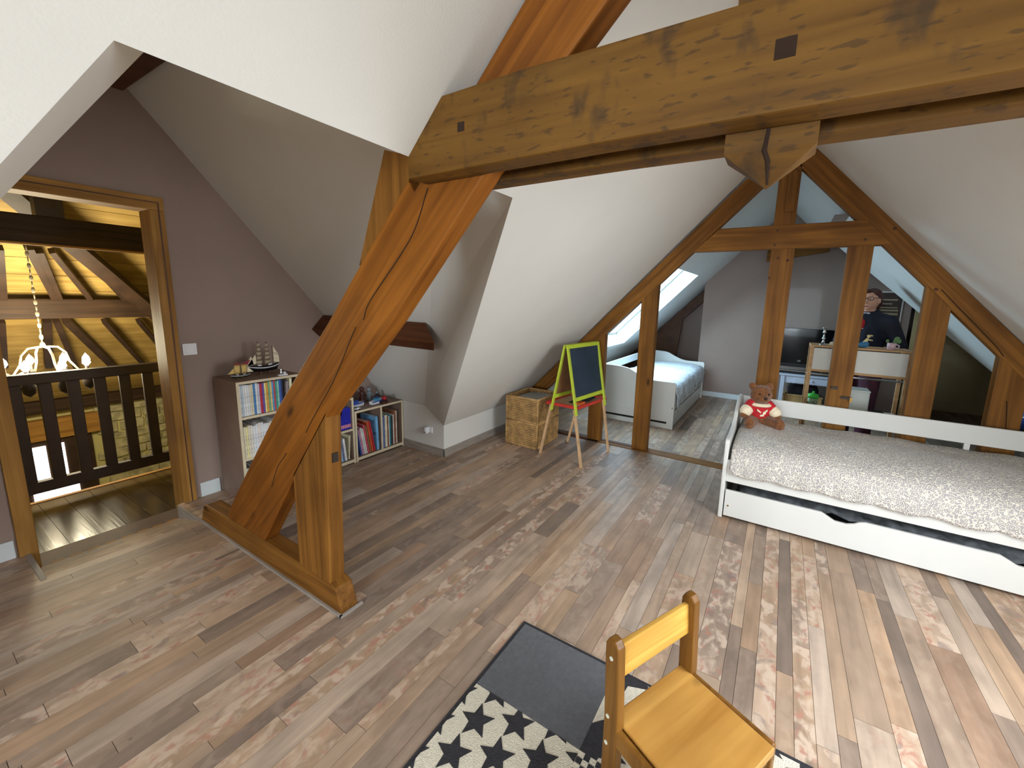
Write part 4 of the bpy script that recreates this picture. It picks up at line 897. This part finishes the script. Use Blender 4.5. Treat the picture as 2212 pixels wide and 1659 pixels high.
# ================================================================== EASEL
mat('lime', (190, 206, 60), .45, .04, 10); mat('chalkboard', (44, 58, 74), .55, .15, 5); mat('easel_red', (206, 60, 50), .45, .05); mat('easel_wood', (206, 166, 124), .55, .1, 12); mat('hardboard', (150, 104, 66), .8, .1, 12); mat('cloth_dark', (30, 26, 34), .9, .3, 20); mat('orange', (230, 112, 52), .6); mat('chalk', (236, 236, 230), .9)
ez = thing('easel', 'folding child easel with lime frame, chalkboard and red tray', 'easel', (3.5, 1.63, 0))
TA, TBp = Vector((3.33, 1.675, 1.085)), Vector((3.865, 1.600, 1.085))
FA = (Vector((3.217, 1.416, 0)), Vector((3.735, 1.356, 0))); FB = (Vector((3.31, 1.90, 0)), Vector((3.757, 1.824, 0)))
def bar(a, b, w, d, up_v=Vector((1, 0, 0))):
    a, b = Vector(a), Vector(b); t_ = (b-a).normalized(); s1 = (up_v-t_*up_v.dot(t_)).normalized()*w/2; s2 = t_.cross(s1).normalized()*d/2
    return MB().hexa([a-s1-s2, a+s1-s2, a+s1+s2, a-s1+s2], [b-s1-s2, b+s1-s2, b+s1+s2, b-s1+s2])
for F0, T0, sgn in ((FA[0], TA, -1), (FA[1], TBp, -1), (FB[0], TA, 1), (FB[1], TBp, 1)):
    T1 = T0+Vector((0, sgn*.012, 0)); k = F0.lerp(T1, .42); k2 = F0.lerp(T1, .47)
    bar(F0, k2, .022, .02).build('leg', 'easel_wood', ez); bar(k+Vector((0, -.014, 0)), T1+Vector((0, -.004, 0)), .034, .016).build('side_rail', 'lime', ez, bevel=.002)
for P0, P1, sgn, bm in ((FA[0], FA[1], -1, 'chalkboard'), (FB[0], FB[1], 1, 'hardboard')):
    a0, a1 = P0.lerp(TA+Vector((0, sgn*.012, 0)), .985), P1.lerp(TBp+Vector((0, sgn*.012, 0)), .985); b0, b1 = P0.lerp(TA, .545), P1.lerp(TBp, .545)
    o_ = Vector((0, -.008, 0))
    bar(a0+o_, a1+o_, .036, .014, Vector((0, 0, 1))).build('cross_rail', 'lime', ez, bevel=.002); bar(b0+o_, b1+o_, .036, .014, Vector((0, 0, 1))).build('cross_rail', 'lime', ez, bevel=.002)
    n_ = (a1-a0).cross(b0-a0).normalized()*.003
    MB().loft([p-n_+o_*.4 for p in (a0, a1, b1, b0)], [p+n_+o_*.4 for p in (a0, a1, b1, b0)]).build('board', bm, ez)
tr = [Vector((3.37, 1.545, .50)), Vector((3.905, 1.478, .50)), Vector((3.83, 1.85, .50)), Vector((3.38, 1.885, .50))]
MB().loft([p+Vector((0, 0, -.012)) for p in tr], [p+Vector((0, 0, -.004)) for p in tr]).build('tray_base', 'easel_wood', ez)
for k in range(4): bar(tr[k], tr[(k+1) % 4], .028, .012, Vector((0, 0, 1))).build('tray_rim', 'easel_red', ez)
t = MB().hexa([(3.45, 1.555, .497), (3.535, 1.545, .497), (3.54, 1.60, .497), (3.455, 1.61, .497)], [(3.45, 1.555, .53), (3.535, 1.545, .53), (3.54, 1.60, .53), (3.455, 1.61, .53)]).build('chalk_box', ['orange'], bevel=.002); tag(t, 'orange chalk box in the red easel tray', 'box')
rows = []
for i in range(11):
    u = i/10; rows.append([(3.52+.33*u, 1.60+.12*v-.05*u, .503+.068*sin(pi*v)*sin(pi*min(1, u*1.02))**.6+.006*sin(9*u+5*v)) for v in [k/6 for k in range(7)]])
t = MB().grid(rows).build('rag', 'cloth_dark', smooth=True); tag(t, 'crumpled dark cloth lying on the easel tray', 'cloth')
for k, (x, y_, a) in enumerate(((3.43, 1.56, .2), (3.425, 1.58, -.4), (3.445, 1.535, .9))):
    t = MB().tube([(x, y_, .5025), (x+.05*cos(a), y_+.05*sin(a), .5025)], .005, 8).build('chalk_stick', 'chalk'); tag(t, 'stick of white chalk lying on the easel tray', 'chalk', 'chalk sticks on the easel tray')

# ================================================================== BASKETS
mat('wicker', (186, 146, 92), .8, .22, 14, .3, 60); mat('wicker_dark', (132, 92, 52), .85, .25, 45)
def basket(label, z0, h, x0=3.352, x1=3.795, y0=1.966, y1=2.348):
    t = thing('wicker_basket', label, 'basket', ((x0+x1)/2, (y0+y1)/2, z0)); n = 13
    MB().box(x0+.012, x1-.012, y0+.012, y1-.012, z0+.004, z0+.012).build('bottom', 'wicker_dark', t)
    mb = MB()
    for a, b, c, d_ in ((x0+.010, x1-.010, y0+.010, y0+.014), (x0+.010, x1-.010, y1-.014, y1-.010), (x0+.010, x0+.014, y0+.01, y1-.01), (x1-.014, x1-.010, y0+.01, y1-.01)): mb.box(a, b, c, d_, z0+.01, z0+h-.012)
    mb.build('lining', 'wicker_dark', t)
    mb = MB()
    for k in range(n):
        z = z0+.018+(h-.036)*k/(n-1); N = 22
        for (ax, ay), (bx, by), ox, oy in (((x0, y0), (x1, y0), 0, 1), ((x1, y0), (x1, y1), -1, 0), ((x1, y1), (x0, y1), 0, -1), ((x0, y1), (x0, y0), 1, 0)):
            pts = [(ax+(bx-ax)*i/N+ox*(.007+.004*(-1)**(i+k)), ay+(by-ay)*i/N+oy*(.007+.004*(-1)**(i+k)), z+R.uniform(-.0015, .0015)) for i in range(N+1)]
            mb.tube(pts, (h-.036)/(n-1)*.53, 5, False)
    o = mb.build('weave', 'wicker', t, smooth=True); o['kind'] = 'stuff'
    for z in (z0+.008, z0+h-.009):
        MB().tube([(x0+.006, y0+.006, z), (x1-.006, y0+.006, z), (x1-.006, y1-.006, z), (x0+.006, y1-.006, z), (x0+.006, y0+.006, z)], .009, 7).build('rim', 'wicker', t, smooth=True)
    for x, y_ in ((x0, y0), (x1, y0), (x1, y1), (x0, y1)): MB().tube([(x+(.006 if x == x0 else -.006), y_+(.006 if y_ == y0 else -.006), z0+.005), (x+(.006 if x == x0 else -.006), y_+(.006 if y_ == y0 else -.006), z0+h-.005)], .011, 7).build('corner_stake', 'wicker', t, smooth=True)
basket('wicker storage basket standing on the floor under another basket', 0, .262); basket('wicker basket filled with papers, stacked on another basket', .2635, .255)
mb = MB(); mb.hexa([(3.385, 2.32, .468), (3.40, 2.0, .470), (3.76, 2.0, .49), (3.76, 2.30, .47)], [(3.385, 2.32, .474), (3.40, 2.0, .476), (3.76, 2.0, .496), (3.76, 2.30, .476)]); t = mb.build('drawing_board', 'paper'); tag(t, 'large grey sheet of card lying in the upper basket', 'paper'); mat('card_grey', (176, 172, 166), .8, .04, 6); t.data.materials[0] = M['card_grey']
t = MB().hexa([(3.46, 2.0, .46), (3.755, 2.0, .458), (3.755, 2.2, .458), (3.46, 2.2, .46)], [(3.46, 2.0, .467), (3.755, 2.0, .466), (3.755, 2.2, .464), (3.46, 2.2, .466)]).build('folder', 'black'); tag(t, 'black folder under the grey card in the upper basket', 'folder')

# ================================================================== FAR ROOM
fb = thing('single_bed', 'white single bed with wavy end boards under the far roof window', 'bed', (5.85, 1.44, 0))
def endb(x, h0, h1, nm):
    p = [(.985, 0), (.985, h0-.02), (1.0, h0)]+[(q.x, q.y) for q in bez([(1.03, h0, 0), (1.28, h0+.003, 0), (1.42, h0+.045, 0), (1.56, h0+.11, 0), (1.72, h1, 0), (1.88, h1+.002, 0)], 5)]+[(1.905, h1-.01), (1.905, 0)]
    return MB().prism(p, 'x', x, x+.03).build(nm, 'white_lacquer', fb, bevel=.005)
e_ = endb(4.85, .57, .70, 'foot_board'); endb(6.84, .575, .70, 'head_board')
MB().box(4.846, 4.85, 1.06, 1.85, .062, .085).build('slot', 'black', e_); MB().box(4.842, 4.85, 1.07, 1.82, .18, .19).build('moulding', 'white_lacquer', e_)
for yy in (1.06, 1.84): MB().box(4.843, 4.85, yy-.004, yy+.004, .19, .5).build('moulding', 'white_lacquer', e_)
MB().lathe([(0, 0), (.007, 0), (.007, .003), (0, .003)], (0, 0, 0), 8).xf(Matrix.Translation((4.85, 1.005, .26)) @ Matrix.Rotation(-pi/2, 4, 'Y')).build('screw_cap', 'silver', e_)
MB().box(4.88, 6.84, 1.0, 1.02, .22, .40).build('side_board', 'white_lacquer', fb, bevel=.003); MB().box(4.88, 6.84, 1.875, 1.895, .22, .40).build('side_board', 'white_lacquer', fb)
MB().box(4.88, 6.84, 1.878, 1.898, .60, .70).build('guard_rail', 'white_lacquer', fb, bevel=.003); MB().box(6.6, 6.66, 1.87, 1.9, .4, .74).build('rail_post', 'white_lacquer', fb)
MB().box(4.89, 6.83, 1.03, 1.87, .36, .50).build('mattress', 'paper', fb, bevel=.02); MB().box(4.9, 6.83, 1.0, 1.015, .02, .20).build('drawer', 'white_lacquer', fb, bevel=.003)
rows = []
for i in range(41):
    x = 4.90+1.9*i/40; e = min(1, (x-4.88)/.1); hem = .30+.03*sin(i*1.3)+.02*sin(i*.5)
    if x < 5.05: hem = .40-.25*max(0, min(1, (x-4.95)/.1))
    z = lambda a: a+.006*sin(x*8)+.004*sin(x*21)
    rows.append([(x, 1.86, z(.50)), (x, 1.82, z(.525)), (x, 1.6, z(.54)), (x, 1.35, z(.545)), (x, 1.12, z(.54)), (x, 1.03, z(.525)), (x, .99+.006*sin(i), .49), (x, .975+.01*sin(i*.9), .42), (x, .968+.012*sin(i*.8), hem)])
t = MB().grid(rows).build('quilt', 'quilt_blue', smooth=True, solid=.008); tag(t, 'pale quilt with frilled edge spread over the far single bed', 'quilt')
# tv and table
mat('table_white', (206, 210, 226), .5, .02)
tt = thing('tv_table', 'white painted table carrying the flat television at the back wall', 'table', (6.75, -.42, 0))
TY0, TY1, TX0, TX1, TZ = -.04, -.86, 6.5, 6.98, .573
MB().box(TX0, TX1, TY1, TY0, TZ-.022, TZ).build('table_top', 'table_white', tt, bevel=.004)
for x in (TX0+.03, TX1-.03):
    for y_ in (TY0-.045, TY1+.045): MB().box(x-.022, x+.022, y_-.022, y_+.022, 0, TZ-.022).build('leg', 'table_white', tt, bevel=.003)
MB().box(TX0+.02, TX0+.035, TY1+.05, TY0-.05, TZ-.12, TZ-.022).build('apron', 'table_white', tt)
dw = MB().box(TX0+.012, TX0+.022, -.62, -.22, TZ-.112, TZ-.032).build('drawer', 'table_white', tt, bevel=.002); MB().ball((TX0+.005, -.42, TZ-.07), .012, 8, 6).build('knob', 'table_white', dw, smooth=True)
tv = thing('television', 'black flat television on a stand on the white table', 'television', (6.72, -.42, TZ))
MB().box(6.70, 6.75, -.84, .0, .70, 1.19).build('screen_case', 'black_gloss', tv, bevel=.006); MB().box(6.696, 6.702, -.82, -.02, .78, 1.17).build('screen', 'black_gloss', tv)
MB().box(6.695, 6.70, -.84, 0, .655, .70).build('speaker_bar', 'black', tv); MB().box(6.64, 6.82, -.68, -.16, TZ, TZ+.015).build('stand_base', 'black_gloss', tv, bevel=.004); MB().box(6.71, 6.74, -.5, -.34, TZ+.015, .70).build('stand_neck', 'black', tv)
MB().box(6.58, 6.64, -.86, -.03, TZ+.001, TZ+.045).build('sound_bar', 'black', tv); MB().box(6.575, 6.58, -.86, -.03, TZ+.036, TZ+.045).build('trim_strip', 'silver', tv)
cu = bpy.data.curves.new('logo', 'FONT'); cu.body = 'LG'; cu.size = .03; cu.extrude = .0005; cu.align_x = 'CENTER'; tmp = bpy.data.objects.new('tmp', cu); COL.objects.link(tmp); lg = bpy.data.objects.new('logo', bpy.data.meshes.new_from_object(tmp.evaluated_get(bpy.context.evaluated_depsgraph_get()))); bpy.data.objects.remove(tmp); COL.objects.link(lg); lg.parent = tv; lg.location = Vector((6.6945, -.25, .735))-ORG[tv.name]; lg.rotation_euler = (pi/2, 0, -pi/2); lg.data.materials.clear(); lg.data.materials.append(M['silver'])
# play counter
mat('panel_white', (228, 222, 212), .6, .02, 5); wood('beech', (220, 176, 128), (190, 144, 98), 'y', knots=False)
pc = thing('play_counter', 'white play counter with beech frame and metal rail behind the glazed posts', 'play counter', (4.5, -.58, 0))
PY0, PY1 = -.238, -.935
for x in (4.385, 4.62):
    for y_ in (PY0-.014, PY1+.014): MB().box(x, x+.025, y_-.014, y_+.014, 0, 1.145).build('post', 'beech', pc, bevel=.002)
MB().box(4.375, 4.66, PY1, PY0, 1.143, 1.158).build('shelf', 'beech', pc, bevel=.002); MB().box(4.383, 4.398, PY1+.028, PY0-.028, .945, 1.135).build('front_panel', 'panel_white', pc)
MB().box(4.38, 4.40, PY1+.02, PY0-.02, .925, .945).build('lower_rail', 'beech', pc); MB().tube([(4.50, PY1, .885), (4.50, PY0, .885)], .008, 8).build('metal_rail', 'silver', pc, smooth=True)
MB().box(4.385, 4.645, PY1, PY0, .562, .578).build('lower_shelf', 'beech', pc)
CT = 1.158
t = thing('candlestick', 'turned silver candlestick on the play counter', 'candlestick', (4.46, -.33, CT)); MB().lathe([(.03, 0), (.03, .006), (.012, .014), (.008, .05), (.016, .06), (.008, .068), (.006, .105), (.016, .113), (.008, .122), (.012, .145), (.018, .15), (.018, .158), (0, .158)], (0, 0, 0), 14).build('stem', 'silver', t, smooth=True, local=True)
t = thing('soap_box', 'round cream pot on the play counter beside the candlestick', 'pot', (4.46, -.405, CT)); MB().lathe([(.024, 0), (.028, .008), (.028, .022), (.022, .032), (0, .034)], (0, 0, 0), 16).build('pot', 'teddy_cream', t, smooth=True, local=True)
t = thing('figurine', 'figurine in blue dress reaching out on the play counter', 'figurine', (4.46, -.615, CT)); mat('fig_blue', (60, 120, 158), .5); mat('fig_cream', (222, 196, 140), .6)
MB().cone((.0, .04, .015), (0, -.01, .03), .016, .028, 10).build('skirt', 'fig_blue', t, smooth=True, local=True); mb = MB(); mb.cone((0, -.005, .04), (0, -.02, .075), .018, .010, 10); mb.ball((0, -.028, .098), .012); mb.cone((0, -.02, .072), (0, -.055, .066), .007, .005, 8); remesh(mb.build('torso', 'fig_cream', t, local=True), .003, 2)
mb = MB(); mb.ball((0, -.035, .106), (.008, .022, .007)); mb.build('hat', 'fig_cream', t, smooth=True, local=True)
t = thing('cup', 'pink patterned cup with a green plant on the play counter', 'cup', (4.46, -.80, CT)); mat('cup_pink', (226, 190, 196), .5, .15, 40); mat('leaf', (96, 130, 74), .6, .1, 20)
MB().lathe([(.026, 0), (.030, .03), (.030, .055), (.027, .055), (.026, .01), (0, .01)], (0, 0, 0), 16).build('body', 'cup_pink', t, smooth=True, local=True); MB().tube([(0, -.03, .045), (0, -.05, .035), (0, -.048, .018), (0, -.028, .014)], .005, 6).build('handle', 'cup_pink', t, smooth=True, local=True)
for a, b, r_ in ((-.03, .085, .022), (-.045, .072, .016), (.03, .07, .012), (-.02, .065, .016)): MB().ball((0, a, b), (.004, r_, r_*1.2), 10, 6).build('leaf', 'leaf', t, smooth=True, local=True)
# things standing on the far floor
mat('jar_clear', (150, 172, 140), .25, .1, 10); mat('lid_green', (60, 178, 60), .4)
t = thing('drinking_jar', 'clear jar with bright green lid on the lower shelf of the play counter', 'jar', (4.50, -.315, .578)); MB().lathe([(.034, 0), (.040, .006), (.040, .075), (.034, .085), (0, .085)], (0, 0, 0), 18).build('body', 'jar_clear', t, smooth=True, local=True); MB().lathe([(.045, .082), (.048, .10), (.040, .118), (.012, .124), (.009, .145), (0, .146)], (0, 0, 0), 18).build('lid', 'lid_green', t, smooth=True, local=True)
mat('bin_white', (206, 208, 200), .5, .03, 6); mat('bin_pink', (196, 120, 128), .5)
t = thing('storage_bin', 'white storage box with pink base on the lower shelf of the play counter', 'box', (4.51, -.635, .578)); MB().box(-.09, .09, -.075, .085, .025, .20).build('body', 'bin_white', t, bevel=.012, local=True); MB().box(-.092, .092, -.078, .088, 0, .026).build('base', 'bin_pink', t, bevel=.004, local=True); MB().box(-.092, .092, -.078, .088, .196, .212).build('lid', 'bin_white', t, bevel=.006, local=True)
mat('crate_wood', (190, 150, 96), .7, .12, 14); t = thing('wooden_crate', 'open wooden crate under the television table', 'crate', (6.70, -.36, 0))
for a in ((6.56, 6.575, -.56, -.12), (6.86, 6.875, -.56, -.12), (6.575, 6.86, -.56, -.545), (6.575, 6.86, -.135, -.12)): MB().box(*a, .0, .27).build('side', 'crate_wood', t)
MB().box(6.555, 6.58, -.57, -.11, .265, .29).build('rim', 'crate_wood', t, bevel=.003)
t = MB().box(6.60, 6.84, -.52, -.16, .02, .42).build('toy_bag', 'cloth_dark', bevel=.06); tag(t, 'dark bag stuffed in the wooden crate', 'bag')
t = MB().lathe([(.0, 0), (.09, .01), (.10, .12), (.06, .25), (0, .27)], (6.62, -.70, 0), 14).build('backpack', 'cloth_dark', smooth=True); tag(t, 'dark rounded backpack under the right side of the television table', 'backpack')
t = MB().box(4.46, 4.53, -.272, -.232-.03, .578, .628).build('toy_block', 'orange', bevel=.004); tag(t, 'orange toy block beside the green lidded jar', 'toy block')
t = MB().box(4.42, 4.60, -.835, -.73, .578, .602).build('flat_case', 'black', bevel=.006); tag(t, 'flat black case beside the white storage box', 'case')
t = MB().box(4.44, 4.56, -.905, -.84, .578, .598).build('small_book', 'paper', bevel=.002); tag(t, 'small pale book beside the flat black case', 'book')
# poster, door and casing in the far wing
po = thing('poster', 'dark brown poster with pale lettering lines in a white frame behind the person', 'poster', (XB, -1.15, 1.0)); mat('poster_dark', (54, 36, 26), .5, .3, 9); mat('poster_pale', (170, 150, 120), .6)
MB().box(XB-.012, XB, -1.31, -.83, .98, 1.72).build('frame', 'white_lacquer', po); MB().box(XB-.014, XB-.011, -1.295, -.845, .995, 1.70).build('print', 'poster_dark', po)
for z, a, b, h in ((1.60, -1.25, -.9, .018), (1.55, -1.2, -.95, .014), (1.50, -1.26, -.9, .014), (1.46, -1.27, -.9, .022), (1.41, -1.27, -.9, .03), (1.37, -1.24, -.95, .012), (1.2, -1.2, -.95, .012)): MB().box(XB-.0155, XB-.0138, a, b, z, z+h).build('lettering', 'poster_pale', po)
mat('door_cream', (196, 176, 128), .55, .03, 6)
dd = struct(thing('door_2', None, None, (8.25, -2.2, 0))); MB().box(8.24, 8.28, -2.62, -1.98, .0, 2.0).build('leaf', 'door_cream', dd)
for z0, z1 in ((.15, .85), (1.0, 1.12), (1.22, 1.85)): MB().box(8.232, 8.241, -2.54, -2.06, z0, z1).build('panel', 'door_cream', dd, bevel=.003)
MB().box(XB-.02, XB+.12, -1.55, -1.44, 0, 2.1).build('casing', 'door_cream', dd)
# blue toy at the right edge
t = thing('toy_ball', 'blue and white toy ball on the stool behind the last post', 'ball', (4.55, -1.66, .60)); MB().ball((0, 0, .12), .12, 18, 12).build('ball', 'toy_blue', t, smooth=True, local=True); MB().lathe([(.121, .115), (.1225, .12), (.121, .125)], (0, 0, 0), 18).build('band', 'plastic_white', t, smooth=True, local=True)

st_ = thing('stool', 'small wooden stool carrying the blue ball', 'stool', (4.55, -1.66, 0)); MB().box(-.15, .15, -.15, .15, .57, .60).build('seat', 'crate_wood', st_, bevel=.006, local=True)
for a in (-.12, .12):
    for b in (-.12, .12): MB().box(a-.018, a+.018, b-.018, b+.018, 0, .57).build('leg', 'crate_wood', st_, local=True)
# ================================================================== PERSON
mat('skin', (206, 150, 124), .55, .06, 30); mat('hair_red', (70, 26, 18), .8, .3, 60, .5, 90); mat('jacket', (20, 24, 40), .75, .25, 14); mat('shirt_red', (190, 30, 40), .8); mat('shirt_white', (220, 206, 200), .8); mat('trousers', (34, 28, 44), .8, .4, 30, c2=(90, 30, 44)); mat('lips', (150, 70, 66), .5)
pe_ = thing('person', 'person in a navy jacket and red scarf standing behind the play counter', 'person', (5.5, -.77, 0), radians(62))
mb = MB()                                                      # local: +y is forward, x to the person's right
mb.cone((0, 0, .95), (0, -.01, 1.12), .135, .125); mb.cone((0, -.01, 1.12), (0, 0, 1.33), .125, .13); mb.cone((-.1, 0, 1.36), (.1, 0, 1.36), .075, .075); mb.cone((0, .0, 1.38), (0, .02, 1.48), .06, .055)
mb.ball((0, .03, 1.575), (.073, .092, .108), 20, 14); mb.ball((0, .062, 1.53), (.05, .055, .06), 14, 10); mb.cone((0, .115, 1.585), (0, .135, 1.555), .010, .015, 8)
for s_ in (-1, 1):
    mb.ball((s_*.073, .02, 1.57), (.012, .022, .032), 10, 8)
    mb.cone((s_*.17, 0, 1.36), (s_*.255, -.06, 1.12), .06, .045); mb.cone((s_*.255, -.06, 1.12), (s_*.20, .13, .98), .044, .030); mb.ball((s_*.19, .17, .965), (.022, .045, .038))
    for k in range(4): mb.cone((s_*.19, .20, .985-.018*k), (s_*.175, .245-.006*abs(k-1.2), .98-.018*k), .0095, .009, 8); mb.cone((s_*.175, .245-.006*abs(k-1.2), .98-.018*k), (s_*.155, .26-.008*abs(k-1.2), .97-.018*k), .009, .008, 8)
    mb.cone((s_*.18, .155, .995), (s_*.155, .195, 1.01), .011, .009, 8)
    mb.cone((s_*.085, 0, .92), (s_*.095, .015, .50), .095, .06); mb.cone((s_*.095, .015, .50), (s_*.10, -.01, .09), .06, .04); mb.cone((s_*.10, -.03, .04), (s_*.11, .13, .03), .038, .03)
bd = remesh(mb.build('body', 'skin', pe_, local=True), .008, 2)
mb = MB(); mb.cone((0, 0, .93), (0, -.01, 1.12), .165, .155); mb.cone((0, -.01, 1.12), (0, 0, 1.32), .155, .16); mb.cone((-.11, 0, 1.355), (.11, 0, 1.355), .095, .095); mb.cone((-.04, -.015, 1.44), (.04, -.015, 1.44), .055, .055)
for s_ in (-1, 1): mb.cone((s_*.17, 0, 1.35), (s_*.265, -.07, 1.11), .085, .07); mb.cone((s_*.265, -.07, 1.11), (s_*.21, .11, .99), .068, .052)
remesh(mb.build('jacket', 'jacket', pe_, local=True), .012, 2)
mb = MB()
for s_ in (-1, 1): mb.cone((s_*.085, 0, .93), (s_*.095, .015, .50), .11, .08); mb.cone((s_*.095, .015, .50), (s_*.10, -.01, .12), .08, .07)
remesh(mb.build('trousers', 'trousers', pe_, local=True), .012, 2)
for s_ in (-1, 1): mb = MB(); mb.cone((s_*.10, -.03, .045), (s_*.11, .14, .038), .046, .038); remesh(mb.build('shoe', 'black', pe_, local=True), .01, 2)
mb = MB(); mb.ball((0, -.01, 1.605), (.086, .098, .098), 18, 12); mb.ball((0, -.045, 1.56), (.08, .07, .09)); [mb.ball((s_*.055, .045, 1.655), (.035, .045, .03)) for s_ in (-1, 1)]; mb.ball((.02, .075, 1.665), (.05, .04, .025)); remesh(mb.build('hair', 'hair_red', pe_, local=True), .009, 2)
mb = MB(); mb.hexa([(-.035, .12, 1.28), (.035, .12, 1.28), (.02, .16, 1.28), (-.02, .16, 1.28)], [(-.045, .05, 1.45), (.045, .05, 1.45), (.035, .095, 1.45), (-.035, .095, 1.45)]); mb.build('blouse', 'shirt_white', pe_, local=True, bevel=.01)
MB().ball((0, .145, 1.33), (.028, .026, .055), 12, 8).build('scarf', 'shirt_red', pe_, smooth=True, local=True)
for s_ in (-1, 1):
    MB().ball((s_*.03, .105, 1.592), (.012, .008, .007), 10, 6).build('eye', 'plastic_white', pe_, smooth=True, local=True); MB().ball((s_*.03, .112, 1.592), .005, 8, 6).build('iris', 'black', pe_, smooth=True, local=True)
mb = MB()
for s_ in (-1, 1): mb.tube([(s_*.033+.026*cos(2*pi*k/16), .125, 1.592+.018*sin(2*pi*k/16)) for k in range(17)], .0025, 5, False); mb.tube([(s_*.058, .122, 1.598), (s_*.076, .02, 1.60)], .0025, 5)
mb.tube([(-.008, .126, 1.596), (.008, .126, 1.596)], .0025, 5); mb.build('glasses', 'black', pe_, local=True)
MB().ball((0, .118, 1.513), (.022, .006, .006), 10, 6).build('mouth', 'lips', pe_, smooth=True, local=True)
